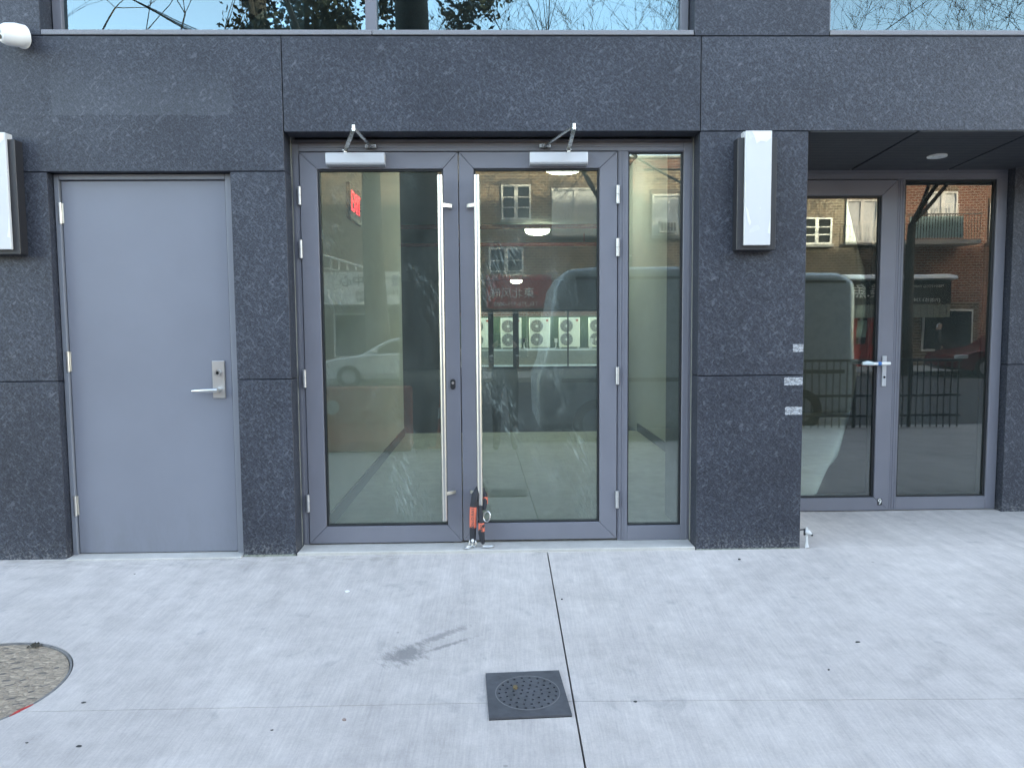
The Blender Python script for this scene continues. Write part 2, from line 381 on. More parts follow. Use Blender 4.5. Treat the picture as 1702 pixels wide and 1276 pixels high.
LENS = plain('white_downlight_lens', (.75, .75, .73), .3)
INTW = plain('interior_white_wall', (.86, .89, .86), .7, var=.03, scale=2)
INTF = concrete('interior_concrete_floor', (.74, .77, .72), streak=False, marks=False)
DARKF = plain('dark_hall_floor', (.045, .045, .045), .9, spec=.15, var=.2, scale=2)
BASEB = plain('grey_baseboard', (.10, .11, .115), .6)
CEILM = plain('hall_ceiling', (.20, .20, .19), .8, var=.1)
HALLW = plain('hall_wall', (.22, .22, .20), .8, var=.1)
PIPER = plain('red_sprinkler_pipe', (.30, .02, .018), .45)
LAMPW = plain('lit_lamp_diffuser', (.9, .9, .88), .4, emit=(.88, 1.0, .97), estr=2.3)
EXITR = plain('red_lit_letters', (.7, .02, .03), .4, emit=(1.0, .03, .06), estr=.30)
ACB = plain('condenser_cream', (.74, .74, .64), .45, var=.03)
ACG = plain('condenser_grille', (.16, .165, .16), .5)
ACH = plain('condenser_hub', (.75, .74, .68), .4)
HEDGE = plain('dark_green_screen', (.05, .085, .055), .9, var=.4, scale=18, bumpy=.3)
GALV = plain('galvanised_conduit', (.62, .63, .62), .4, metal=.5)
BLKWALL = plain('grey_block_wall', (.34, .35, .33), .85, var=.1)
ASPH = plain('asphalt', (.055, .055, .057), .9, var=.2, scale=6)
KERB = plain('kerb_concrete', (.33, .33, .32), .85, var=.12)
BRT = brick('tan_brick', (.27, .175, .10), (.12, .078, .046), (.40, .34, .26))
BRR = brick('red_brick', (.23, .08, .045), (.15, .05, .032), (.28, .23, .2))
BRD = brick('brown_brick', (.17, .115, .08), (.09, .065, .05), (.25, .22, .18))
TRIM = plain('white_trim', (.74, .74, .71), .5)
CURT = plain('pale_curtain', (.62, .65, .66), .8, var=.12, scale=9)
WGL = plain('dark_house_glass', (.03, .035, .04), .08, spec=.8)
TEAL = plain('pale_teal_panel', (.42, .62, .60), .5, var=.1)
BARK = plain('grey_brown_bark', (.055, .046, .038), .95, var=.45, scale=16, bumpy=.8)
LEAF = plain('dark_evergreen_leaf', (.042, .044, .025), .6, var=.5, scale=3)
SIGNW = plain('white_sign_board', (.72, .74, .73), .5)
SIGNR = plain('red_sign_board', (.38, .035, .035), .5)
SIGNK = plain('black_sign_board', (.02, .022, .022), .5)
INKB = plain('blue_ink', (.03, .05, .22), .5)
INKK = plain('dark_ink', (.05, .06, .06), .5)
INKW = plain('white_ink', (.8, .8, .76), .5)
CARW = plain('silver_white_car_paint', (.62, .65, .66), .22, var=.01, spec=.6)
VANP = plain('silver_van_paint', (.46, .50, .53), .28, var=.01, spec=.6)
TYRE = plain('black_tyre_rubber', (.02, .02, .02), .8)
ORNG = plain('orange_plastic', (.55, .10, .035), .55, var=.12)
JEANS = plain('dark_trousers', (.022, .024, .032), .85)
JACK = plain('dark_jacket', (.018, .018, .02), .8)
SKIN = plain('skin', (.46, .29, .21), .55)
HAIR = plain('black_hair', (.012, .010, .009), .6)
NYLON = plain('black_nylon_sleeve', (.016, .017, .022), .75, var=.4, scale=120, bumpy=.4)
LBLO = plain('orange_red_label', (.62, .13, .075), .6, var=.06)
LEAFB = plain('dry_leaf', (.12, .085, .04), .8, var=.3)
PAPER = plain('white_paper', (.75, .75, .73), .8)
BLUEC = plain('pale_blue_cloth', (.45, .58, .62), .85)

# ------------------------------------------------------------------ pavement, road, far pavement
SL = .05
def gz(y): return SL * min(0.0, y)
def slope(mb):
    mb.v = [(x, y, z + gz(y)) for x, y, z in mb.v]; return mb

ground = MB().box(-400, 400, -400, 400, -1.6, -1.25).build('ground', ASPH); tag(ground, kind='structure')
pave = MB(); pave.v = []
pave = slope(MB().prism([(-30, .0), (-30, -5.6), (40, -5.6), (40, .0)], 'z', -.25, -.055)).build('sidewalk', BLKWALL)
tag(pave, kind='structure')
cov_c, cov_r = (-2.083, -1.428), .386
def hj(x): return -1.609 - (.025 * (x - .3) if x > .3 else 0)
jy = hj(0); a0 = math.asin((jy - cov_c[1]) / cov_r)
arc = [(cov_c[0] + cov_r * math.cos(t), cov_c[1] + cov_r * math.sin(t)) for t in [a0 + (math.pi - 2 * a0) * k / 40 for k in range(41)]]
arcb = [(cov_c[0] + cov_r * math.cos(t), cov_c[1] + cov_r * math.sin(t)) for t in [math.pi - a0 + (math.pi + 2 * a0) * k / 24 for k in range(25)]]
g1, g2 = .0035, .0018
slabs = [
    [(-4.6, -.002), (-4.6, jy + g2)] + [(x_, max(y_, jy + g2)) for x_, y_ in reversed(arc)] + [(.279 + .0085 * (1 - 1.6 / 2) * 2 - g1, jy + g2), (.297 - g1, -.002)],
    [(-4.6, jy - g2), (-4.6, -5.44), (.252 - g1, -5.44), (.2822 - g1, jy - g2)] + [(x_, min(y_, jy - g2)) for x_, y_ in reversed(arcb)],
    [(.297 + g1, -.002), (.2824 + g1, hj(.28) + g2), (5.4, hj(5.4) + g2), (5.4, -.002)],
    [(.2822 + g1, hj(.28) - g2), (.252 + g1, -5.44), (5.4, -5.44), (5.4, hj(5.4) - g2)],
    [(-11, -.002), (-11, -5.44), (-4.61, -5.44), (-4.61, -.002)], [(5.41, -.002), (5.41, -5.44), (12, -5.44), (12, -.002)],
    [(12.01, -.002), (12.01, -5.44), (30, -5.44), (30, -.002)], [(-30, -.002), (-30, -5.44), (-11.01, -5.44), (-11.01, -.002)]]
for p in slabs: slope(MB().prism(p, 'z', -.05, 0)).build('slab', WALK, pave)
kerb = slope(MB().prism([(-30, -5.45), (-30, -5.6), (40, -5.6), (40, -5.45)], 'z', -.3, .003)).build('kerb', KERB, bevel=.015)
tag(kerb, kind='structure')
road = MB().prism([(-5.6, -.43), (-11.5, -.40), (-19.0, -.47), (-19.0, -1.2), (-5.6, -1.2)], 'x', -120, 120).build('road', ASPH); tag(road, kind='structure')
farp = MB().box(-120, 120, -27, -19.0, -1.2, -.33).build('far_sidewalk', KERB); tag(farp, kind='structure')

# ------------------------------------------------------------------ the building
bld = thing('office_building', 'dark speckled granite building front with grey doors and large windows', 'building')
PT = .135          # panel thickness
def panel(x0, x1, z0, z1, y0=0.0, y1=PT, g=.0022):
    return box('panel', GRAN, bld, (x0 + g, x1 - g, y0, y1, z0 + g, z1 - g), bevel=.0022)
X1, X2, X3, X4, X5, X6 = -2.4434, -1.4489, -1.1433, 1.1588, 1.7724, 5.2
ZJ, ZK, ZL, ZS = 1.015, 2.1657, 2.377, 2.8915
panel(-6.0, X1, -.03, ZJ); panel(-6.0, X1, ZJ, ZK)
panel(X2, X3, 0.004, ZJ); panel(X2, X3, ZJ, ZK)
panel(-6.0, X3 - .003, ZK, ZS)
panel(X3 - .003, X4 + .003, ZL, ZS)
panel(X4, X5, -.004, ZJ - .004); panel(X4, X5, ZJ - .004, ZL)
panel(X4 + .003, X6, ZL, ZS)
panel(X6, 9, -.2, ZS); panel(-9.5, -6.0, -.2, ZS)
panel(-9.5, -2.437, ZS, 4.8); panel(1.121, 1.877, ZS, 4.8); panel(5.1, 9, ZS, 4.8)
# returns of the recessed entrance and the wall beyond it
box('panel', GRAN, bld, (X5 - .03, X5 - .001, PT + .001, .90, -.004, ZL - .01), bevel=.002)
box('panel', GRAN, bld, (3.475, X6 - .004, .765, .90, -.05, 1.015), bevel=.002)
box('panel', GRAN, bld, (3.475, X6 - .004, .765, .90, 1.019, 2.40), bevel=.002)
box('panel', GRAN, bld, (X6 - .003, X6 + .03, PT + .001, .90, -.05, ZL - .01), bevel=.002)
# window sills
for a, b in ((-2.435, -.652), (-.648, 1.118), (1.879, 5.1)):
    box('sill', SILLG, bld, (a, b, -.004, .17, ZS + .004, 2.922), bevel=.003)
GROUT = plain('mossy_base_grout', (.17, .18, .145), .95, var=.45, scale=40)
for a, b, zb in ((-6.0, X1, -.03), (X2, X3, .0), (X4, X5, -.004)): box('base_joint', GROUT, bld, (a + .004, b - .004, -.005, .03, zb - .02, zb + .009), bevel=.002)
# backing wall behind the cladding (keeps daylight out of the cavities)
bk = MB()
for b in ((-9.5, X1, PT, .26, -.2, 2.9), (X2, X3, PT, .26, -.2, 2.9), (X1, X2, PT, .26, ZK + .03, 2.9), (X3, X4, PT + .09, .30, ZL - .004, 2.9), (X4, X5 - .032, PT, .80, -.2, 2.9),
          (X5, 5.2, PT, .80, ZL + .03, 2.9), (3.5, 9, .9, 1.0, -.2, 2.9), (-9.5, -2.45, PT, .5, 2.9, 4.8), (1.13, 1.87, PT, .5, 2.9, 4.8), (-9.5, 9.0, .5, .6, 2.9, 4.8), (-9.5, 9, PT, .5, 2.80, 2.9),
          (X1, X2, .14, .26, -.2, ZK + .03), (-9.5, 9.0, .15, .62, 4.785, 4.90)): bk.box(*b)
bk.build('backing_wall', HALLW, bld)
MB().box(-16, 42, .02, 7, 4.82, 25.3).build('shade_mass', GRAN, bld)  # unseen upper storeys as a plain mass, sized to shade the street
panel(9, 42, -.6, 4.81); panel(-16, -9.5, -.6, 4.81)  # unseen wall lengths added to block sun leaking in below the mass
MB().box(42.05, 75, .03, 7, -.3, 23.7).build('shade_mass', GRAN, bld)  # unseen neighbour block added to step the shade line down at the right

# upper windows
def upper_window(x0, x1, mull):
    y = .115
    fr = MB(); zt = 4.78; zb = 2.923
    fr.box(x0, x0 + .05, y, y + .06, zb, zt).box(x1 - .045, x1, y, y + .06, zb, zt).box(x0 + .05, x1 - .045, y + .02, y + .06, zb, zb + .012).box(x0 + .05, x1 - .045, y, y + .06, zt - .05, zt)
    if mull: fr.box(mull[0], mull[1], y - .01, y + .06, zb, zt - .05)
    f = fr.build('window', ALU, bld, bevel=.002)
    xs = [x0 + .05, mull[0], mull[1], x1 - .045] if mull else [x0 + .05, x1 - .045]
    for i in range(0, len(xs), 2): box('pane', GLASSU, f, (xs[i], xs[i + 1], y + .030, y + .050, zb + .012, zt - .05))
    return f
upper_window(-2.433, 1.118, (-.702, -.640)); upper_window(1.879, 5.10, None)

# side door -----------------------------------------------------------------
FY, LY = .056, .074
dx0, dx1, dz1 = -2.4115, -1.5005, 2.1305
df = MB().box(X1 + .001, dx0 - .003, FY, FY + .1, .0, ZK - .001).box(dx1 + .004, X2 - .001, FY, FY + .1, .0, ZK - .001).box(dx0 - .003, dx1 + .004, FY, FY + .1, dz1 + .004, ZK - .001)
df.build('door_frame', FRAMEP, bld, bevel=.004, seg=2)
sd_ = box('door', DOORP, bld, (dx0, dx1, LY, LY + .045, .010, dz1), bevel=.003)
box('threshold', PATCHC, bld, (X1 + .002, X2 - .002, -.03, .13, -.03, .006), bevel=.003)
for z in (1.952, 1.122, .292):
    h = MB(); h.tube([(-2.4185, LY - .010, z - .058), (-2.4185, LY - .010, z + .058)], .0105, 12)
    for q in (-.045, .045): h.tube([(-2.4185, LY - .010, z + q - .002), (-2.4185, LY - .010, z + q + .002)], .0118, 12)
    h.box(-2.412, -2.402, LY - .004, LY + .002, z - .055, z + .055)
    h.build('hinge', STEEL, sd_, smooth=True)
pl = box('lock_plate', STEEL, sd_, (-1.610, -1.538, LY - .010, LY, .906, 1.120), bevel=.003)
MB().disc((-1.577, 1.050), .009, .0185, 24, 'y', LY - .020, LY - .009).build('lock_rim', CHROME, sd_, smooth=True)
MB().disc((-1.577, 1.050), 0, .0088, 16, 'y', LY - .014, LY - .009).build('keyway', HOLE, sd_)
lv = MB(); lv.tube([(-1.574, LY - .010, .953), (-1.574, LY - .055, .953)], .016, 16)
lv.tube([(-1.570, LY - .052, .953), (-1.60, LY - .058, .954), (-1.65, LY - .058, .9535), (-1.695, LY - .054, .952), (-1.712, LY - .048, .951)], [.013, .0125, .011, .0085, .0065], 12)
lv.build('lever_handle', STEEL, sd_, smooth=True)

# main entrance -------------------------------------------------------------
MY = .147
ef = MB()
ef.box(X3 + .001, -1.1045, MY, MY + .09, .0205, 2.352).box(.7255, .7855, MY, MY + .09, .0205, 2.304).box(1.1065, X4 - .001, MY, MY + .09, .0205, 2.352)
ef.box(-1.1045, 1.1065, MY, MY + .09, 2.304, 2.352)
ef.box(.7855, 1.1065, MY, MY + .09, .0205, .108).box(.7855, 1.1065, MY, MY + .09, 2.299, 2.304)
efo = ef.build('entrance_frame', ALU, bld, bevel=.0025)
st = MB().box(X3 + .002, X4 - .002, MY + .012, MY + .08, 2.3525, ZL - .005); st.build('head_channel', ALU, bld)
# raised ribs on the frame
rb = MB()
for x in (-1.127, .741, .757, 1.140): rb.box(x - .004, x + .004, MY - .004, MY + .002, .03, 2.30)
rb.box(-1.10, 1.10, MY - .005, MY + .002, 2.326, 2.333); rb.build('frame_rib', ALU, bld)
sl = MB().box(.7865, 1.1055, MY + .012, MY + .040, .109, .116).box(.7865, 1.1055, MY + .012, MY + .040, 2.291, 2.298).box(.7865, .793, MY + .012, MY + .040, .116, 2.291).box(1.096, 1.1055, MY + .012, MY + .040, .116, 2.291)
slg = sl.build('sidelight_gasket', GASK, bld)
box('sidelight_pane', GLASSS, bld, (.793, 1.096, MY + .025, MY + .037, .116, 2.291))
box('threshold', PATCHC, bld, (X3 + .003, X4 - .003, -.004, MY + .09, -.05, .0195), bevel=.004)

def glass_door(x0, x1, gx0, gx1, z0, z1, gz0, gz1, y=MY - .006):
    e = .0006
    fr = MB()
    fr.prism([(x0, z0), (gx0 - e, gz0 + e), (gx0 - e, gz1 - e), (x0, z1)], 'y', y, y + .07)
    fr.prism([(x1, z0), (gx1 + e, gz0 + e), (gx1 + e, gz1 - e), (x1, z1)], 'y', y, y + .07)
    fr.prism([(x0 + 2 * e, z1), (x1 - 2 * e, z1), (gx1, gz1 + e), (gx0, gz1 + e)], 'y', y, y + .07)
    fr.prism([(x0 + 2 * e, z0), (x1 - 2 * e, z0), (gx1, gz0 - e), (gx0, gz0 - e)], 'y', y, y + .07)
    d = fr.build('glass_door', ALU, bld, bevel=.0022)
    gk = MB(); t = .010
    gk.box(gx0, gx0 + t, y + .012, y + .05, gz0, gz1).box(gx1 - t, gx1, y + .012, y + .05, gz0, gz1).box(gx0 + t, gx1 - t, y + .012, y + .05, gz0, gz0 + t * .8).box(gx0 + t, gx1 - t, y + .012, y + .05, gz1 - t, gz1)
    gk.build('gasket', GASK, d)
    box('pane', GLASSD, d, (gx0 + t, gx1 - t, y + .026, y + .040, gz0 + t * .8, gz1 - t))
    return d
dl = glass_door(-1.101, -.1975, -1.000, -.2835, .028, 2.2985, .1285, 2.2045)
dr = glass_door(-.1925, .7205, -.1075, .6175, .034, 2.2985, .1365, 2.2055)
def door_hinges(d, x):
    for z in (2.054, 1.753, 1.009, .273):
        h = MB(); h.tube([(x, MY - .017, z + .003), (x, MY - .017, z + .051)], .0105, 14).tube([(x, MY - .017, z - .051), (x, MY - .017, z + .0005)], .0105, 14)
        h.box(x - .006, x + .006, MY - .016, MY - .001, z - .045, z + .045)
        h.build('hinge', HINGE, d, smooth=True)
door_hinges(dl, -1.1035); door_hinges(dr, .7225)
def pull(d, x, sx, xs):
    y = .082; z0, z1 = .172, 2.158
    p = MB().tube([(x, y, z0), (x, y, z1)], .0165, 20); p.build('pull_handle', STEEL, d, smooth=True)
    for z in (1.991, .333):
        MB().prism([(x + sx * .010, y - .010), (x + sx * .010, y + .012), (xs, MY - .008), (xs + sx * .0, MY - .030)], 'z', z - .0115, z + .0115).build('bracket', STEEL, d, bevel=.002)
pull(dl, -.2975, 1, -.232); pull(dr, -.0895, -1, -.150)
lk = MB().prism([(-.2425 + .0145 * math.cos(t) * 1.0, .968 + (.030 - .0145) * (1 if math.sin(t) > 0 else -1) + .0145 * math.sin(t)) for t in [2 * math.pi * k / 24 + .01 for k in range(24)]], 'y', MY - .016, MY - .006)
lk.build('lock_cylinder', BLACK, dl, bevel=.002)
MB().disc((-.2425, .975), 0, .0075, 14, 'y', MY - .020, MY - .015).build('lock_core', STEEL, dl)
def closer(d, x0, x1, base, elbow, shoe):
    z0, z1 = 2.2155, 2.2865
    b = MB().prism([(MY - .006, z0 - .0), (MY - .052, z0 + .003), (MY - .060, z0 + .012), (MY - .060, z1), (MY - .006, z1)], 'x', x0, x1)
    b.build('closer', SATIN, d, bevel=.003, seg=2)
    a = MB(); bx = base
    a.tube([(bx, MY - .034, z1), (bx, MY - .034, z1 + .022)], .0105, 12)
    a.box(bx - .013, bx + .013, MY - .048, MY - .02, z1 + .012, z1 + .019)
    e = Vector(elbow)
    def bar(p, q, w_, h_):
        p = Vector(p); q = Vector(q); dd = (q - p).normalized(); s_ = dd.cross(Vector((0, 0, 1))).normalized() * w_; u = Vector((0, 0, h_))
        a.poly([p - s_ - u, p + s_ - u, p + s_ + u, p - s_ + u, q - s_ - u, q + s_ - u, q + s_ + u, q - s_ + u], [(0, 1, 2, 3), (7, 6, 5, 4), (0, 4, 5, 1), (1, 5, 6, 2), (2, 6, 7, 3), (3, 7, 4, 0)])
    bar((bx, MY - .034, z1 + .018), e, .0105, .0032); bar(e + Vector((0, 0, .010)), shoe, .0085, .003)
    a.tube([e - Vector((0, 0, .010)), e + Vector((0, 0, .020))], .0085, 12)
    s_ = Vector(shoe); a.box(s_.x - .030, s_.x + .030, s_.y, MY - .002, s_.z - .008, s_.z + .008)
    a.tube([s_ + Vector((-.028, -.006, 0)), s_ + Vector((.028, -.006, 0))], .0055, 8)
    a.build('closer_arm', CHROME, d, smooth=True)
closer(dl, -.940, -.608, -.832, (-.706, -.325, 2.312), (-.690, MY - .03, 2.327))
closer(dr, .213, .544, .437, (.420, -.345, 2.312), (.302, MY - .03, 2.327))

# recessed entrance ----------------------------------------------------------
EY = .83
fr = MB().box(X5 + .001, 3.470, EY, EY + .08, 2.262, 2.325).box(2.722, 2.772, EY, EY + .08, .012, 2.262).box(3.398, 3.470, EY, EY + .08, .012, 2.262).box(2.772, 3.398, EY, EY + .08, .012, .100)
fr.box(2.738, 2.745, EY - .004, EY + .01, .02, 2.26).box(2.757, 2.762, EY - .004, EY + .01, .02, 2.26).box(X5 + .002, 3.46, EY - .004, EY + .01, 2.296, 2.301)
fr.build('entrance_frame', ALU, bld, bevel=.002)
gk = MB().box(2.7725, 2.784, EY + .012, EY + .05, .1005, 2.2615).box(3.384, 3.3975, EY + .012, EY + .05, .1005, 2.2615).box(2.784, 3.384, EY + .012, EY + .05, .1005, .109).box(2.784, 3.384, EY + .012, EY + .05, 2.250, 2.2615)
gk.build('sidelight_gasket', GASK, bld)
box('sidelight_pane', GLASSE, bld, (2.784, 3.384, EY + .026, EY + .04, .109, 2.250))
d3 = None
def e_door():
    x0, x1, gx0, gx1, z0, z1, a, b, y = 1.83, 2.719, 1.93, 2.612, .012, 2.258, .102, 2.156, EY - .006
    e = .0006; fr = MB()
    fr.prism([(x0, z0), (gx0 - e, a + e), (gx0 - e, b - e), (x0, z1)], 'y', y, y + .07)
    fr.prism([(x1, z0), (gx1 + e, a + e), (gx1 + e, b - e), (x1, z1)], 'y', y, y + .07)
    fr.prism([(x0 + 2*e, z1), (x1 - 2*e, z1), (gx1, b + e), (gx0, b + e)], 'y', y, y + .07)
    fr.prism([(x0 + 2*e, z0), (x1 - 2*e, z0), (gx1, a - e), (gx0, a - e)], 'y', y, y + .07)
    d = fr.build('glass_door', ALU, bld, bevel=.002)
    gk = MB(); t = .013
    gk.box(gx0, gx0 + t, y + .012, y + .05, a, b).box(gx1 - t, gx1, y + .012, y + .05, a, b).box(gx0 + t, gx1 - t, y + .012, y + .05, a, a + t * .7).box(gx0 + t, gx1 - t, y + .012, y + .05, b - t, b)
    gk.build('gasket', GASK, d)
    box('pane', GLASSE, d, (gx0 + t, gx1 - t, y + .026, y + .040, a + t * .7, b - t))
    box('lock_plate', SATIN, d, (2.643, 2.672, y - .010, y, .872, 1.080), bevel=.003)
    MB().disc((2.658, .935), 0, .008, 12, 'y', y - .012, y - .009).build('keyhole', HOLE, d)
    h = MB().tube([(2.676, y - .045, 1.030), (2.62, y - .050, 1.030), (2.535, y - .050, 1.029)], [.011, .011, .010], 10); h.tube([(2.658, y - .005, 1.030), (2.658, y - .048, 1.030)], .010, 10)
    h.build('lever_handle', WHITEP, d, smooth=True)
    tp = MB().tube([(2.612, y - .050, 1.030), (2.59, y - .050, 1.030)], .0135, 10).build('tape', plain('blue_tape', (.03, .16, .42), .5), d, smooth=True)
    wr = MB().tube([(2.56, y - .050, 1.029), (2.52, y - .05, 1.034), (2.485, y - .05, 1.030)], [.012, .016, .011], 8).build('plastic_wrap', plain('clear_wrap', (.62, .70, .70), .2), d, smooth=True)
    box('number_sticker', BLACK, d, (2.640, 2.672, y - .0012, y, .048, .094))
    text('numeral', '9', INKW, d, facing_south(2.656, y - .002, .071), .055, .0006)
    return d
e_door()
MB().poly([(X5, .90, -.05), (5.2, .90, -.05), (5.2, -.004, -.05), (X5, -.004, -.05), (X5, .90, .006), (5.2, .90, .006), (5.2, -.004, 0), (X5, -.004, 0)], [(0, 1, 2, 3), (7, 6, 5, 4), (0, 4, 5, 1), (1, 5, 6, 2), (2, 6, 7, 3), (3, 7, 4, 0)]).build('entrance_floor', WALK, bld)
# sloping soffit of ribbed metal panels
def sz(y): return 2.3745 - (2.3745 - 2.322) * y / EY
xs = [X5 + .002, 2.394, 3.055, 3.72, 4.4, 5.195]
for i in range(5):
    a, b = xs[i] + .008, xs[i + 1] - .008
    so = MB(); y = .006; st_ = .034
    while y < EY - .005:
        y2 = min(y + st_ - .004, EY - .003)
        so.poly([(a, y, sz(y)), (b, y, sz(y)), (b, y2, sz(y2)), (a, y2, sz(y2)), (a, y, sz(y) + .02), (b, y, sz(y) + .02), (b, y2, sz(y2) + .02), (a, y2, sz(y2) + .02)],
                [(0, 3, 2, 1), (4, 5, 6, 7), (0, 1, 5, 4), (1, 2, 6, 5), (2, 3, 7, 6), (3, 0, 4, 7)])
        y += st_
    so.poly([(a, .006, sz(.006) + .0035), (b, .006, sz(.006) + .004), (b, EY, sz(EY) + .004), (a, EY, sz(EY) + .004)], [(0, 1, 2, 3)])
    so.build('soffit_panel', SOFF, bld)
MB().box(X5, 5.2, .003, EY + .08, 2.40, 2.43).build('soffit_cavity', ALUD, bld)
dlx, dly = 2.787, .495
MB().disc((dlx, dly), 0, .058, 28, 'z', sz(dly) - .008, sz(dly) + .01).build('downlight', LENS, bld, bevel=.002)

# tape residue on the pillar
mr, N_, L_, B_ = new('chalky_tape_residue')
B_.inputs['Base Color'].default_value = (.62, .63, .65, 1); B_.inputs['Roughness'].default_value = .8
tr_ = N_.new('ShaderNodeBsdfTransparent'); mxs = N_.new('ShaderNodeMixShader')
L_.new(ramp(N_, L_, noise(N_, L_, coords(N_, L_, (.45, 1, 1)), 75, 5, .75), (.34, (.04, .04, .04)), (.72, (.62, .62, .62))), mxs.inputs[0]); L_.new(tr_.outputs[0], mxs.inputs[1]); L_.new(B_.outputs[0], mxs.inputs[2]); L_.new(mxs.outputs[0], N_['Material Output'].inputs[0])
for a, b, c, d in ((1.706, 1.766, 1.143, 1.188), (1.660, 1.766, .953, .999), (1.668, 1.766, .783, .829)): box('tape_residue', mr, bld, (a, b, -.0012, -.0002, c, d))

# ------------------------------------------------------------------ inside the building
def struct(name, mat, *bs):
    mb = MB()
    for b in bs: mb.box(*b)
    return tag(mb.build(name, mat), kind='structure')
struct('interior_floor', INTF, (-1.17, 1.84, .25, 4.9, -.9, .012))
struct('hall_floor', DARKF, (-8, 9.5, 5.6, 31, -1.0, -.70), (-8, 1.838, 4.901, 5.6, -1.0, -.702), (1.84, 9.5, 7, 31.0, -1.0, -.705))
struct('vestibule_wall_left', INTW, (-1.18, -1.075, .262, 4.72, 0, 3.3))
struct('vestibule_wall_right', INTW, (1.74, 1.838, .262, 7.0, 0, 3.3))
struct('baseboard', BASEB, (-1.075, -1.062, .262, 4.72, .0125, .105), (1.727, 1.74, .262, 4.89, .0125, .105))
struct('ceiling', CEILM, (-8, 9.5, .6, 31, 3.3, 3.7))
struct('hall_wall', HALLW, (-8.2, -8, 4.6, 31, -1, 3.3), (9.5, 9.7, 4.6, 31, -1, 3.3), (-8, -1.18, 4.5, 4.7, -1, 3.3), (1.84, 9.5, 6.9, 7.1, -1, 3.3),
       (-8, 9.5, 30.6, 30.9, 1.97, 3.3), (-8, -2.4, 30.6, 30.9, -.7, 1.97), (6.2, 9.5, 30.6, 30.9, -.7, 1.97))
struct('side_room_floor', INTF, (1.845, 5.2, .91, 6.8, -.2, .010))
struct('side_room_wall', HALLW, (1.84, 5.2, 6.6, 6.8, 0, 2.9), (1.842, 1.90, .92, 6.6, 0.01, 2.7))
struct('side_room_wall_right', INTW, (3.42, 5.0, 1.22, 1.32, 0.01, 2.7))
struct('side_room_ceiling', CEILM, (1.84, 5.2, .91, 6.6, 2.7, 2.9))
# rear windows
rw = thing('rear_window', 'dark framed rear windows at the far end of the hall', 'window', (1.9, 30.7, -.7))
m_ = MB()
for a, b in ((-2.4, -2.3), (-.26, -.02), (.86, 1.13), (3.34, 3.40), (6.1, 6.2)): m_.box(a, b, 30.62, 30.74, -.7, 1.97)
for z0, z1 in ((-.7, -.60), (1.88, 1.97)): m_.box(-2.3, 6.1, 30.63, 30.73, z0, z1)
m_.build('frame', BLACK, rw)
for a, b in ((-2.3, -.26), (-.02, .86), (1.13, 3.34), (3.40, 6.1)): box('pane', GLASSB, rw, (a, b, 30.67, 30.69, -.6, 1.88))
# sprinkler mains
for nm, lab, y, z in (('sprinkler_pipe', 'nearer red sprinkler pipe crossing below the hall ceiling', 9.6, 3.06), ('sprinkler_pipe', 'farther red sprinkler pipe crossing below the hall ceiling', 12.7, 3.06)):
    p = MB().tube([(-7.9, y, z), (9.4, y, z)], .042, 10); 
    for x in range(-7, 9, 3): p.tube([(x, y, z), (x, y, 3.31)], .008, 6)
    tag(p.build('sprinkler_pipe', PIPER, loc=(0, y, z)), lab, 'pipe', 'sprinkler pipes under the ceiling')
for i, (x, y, z, r, lab) in enumerate(((.845, 4.97, 3.17, .25, 'nearest round white ceiling lamp, cut by the door head'), (.895, 11.3, 3.17, .25, 'lit round ceiling lamp behind the right glass door'), (.94, 27.5, 3.06, .24, 'small distant lit ceiling lamp in front of rear windows'))):
    l = thing('ceiling_lamp', lab, 'lamp', (x, y, 3.3), 'round ceiling lamps')
    MB().disc((x, y), 0, r * .96, 28, 'z', z + .06, 3.302).build('canopy', SATIN, l)
    b = MB(); 
    prof = [(r * .98, z + .06), (r, z + .03), (r * .93, z - .02), (r * .7, z - .05), (r * .35, z - .065), (0.01, z - .07)]
    n = 28; v = [(x + pr * math.cos(2*math.pi*k/n), y + pr * math.sin(2*math.pi*k/n), pz) for pr, pz in prof for k in range(n)]
    b.poly(v, [(i_*n + k, i_*n + (k+1) % n, (i_+1)*n + (k+1) % n, (i_+1)*n + k) for i_ in range(len(prof) - 1) for k in range(n)])
    b.build('diffuser', LAMPW, l, smooth=True)
# exit sign on the vestibule's left wall
ex = thing('exit_sign', 'small wall sign with red lit letters on vestibule wall', 'sign', (-1.07, 1.65, 2.21))
box('housing', plain('smoked_sign_face', (.12, .13, .13), .3), ex, (-1.0745, -1.05, 1.42, 1.90, 2.10, 2.37), bevel=.004)
text('lettering', 'EXIT', EXITR, ex, Matrix.Translation((-1.048, 1.66, 2.235)) @ Matrix.Rotation(math.pi / 2, 4, 'Z') @ Matrix.Rotation(math.pi / 2, 4, 'X'), .22, .001, .85)
cl = MB(); n = 9
pts = []
for j in range(n):
    for i in range(n):
        u, v_ = i / (n - 1) - .5, j / (n - 1) - .5
        h_ = max(0, .075 * (1 - 3.2 * (u * u + v_ * v_)) + random.uniform(-.012, .018))
        pts.append((3.12 + u * .26 + random.uniform(-.012, .012), 1.05 + v_ * .16 + random.uniform(-.012, .012), .014 + h_))
cl.poly(pts, [(j*n+i, j*n+i+1, (j+1)*n+i+1, (j+1)*n+i) for j in range(n-1) for i in range(n-1)])
tag(cl.build('cloth', BLUEC, loc=(3.12, 1.05, .012), smooth=True), 'crumpled pale blue cloth on floor behind the right glass panel', 'cloth')

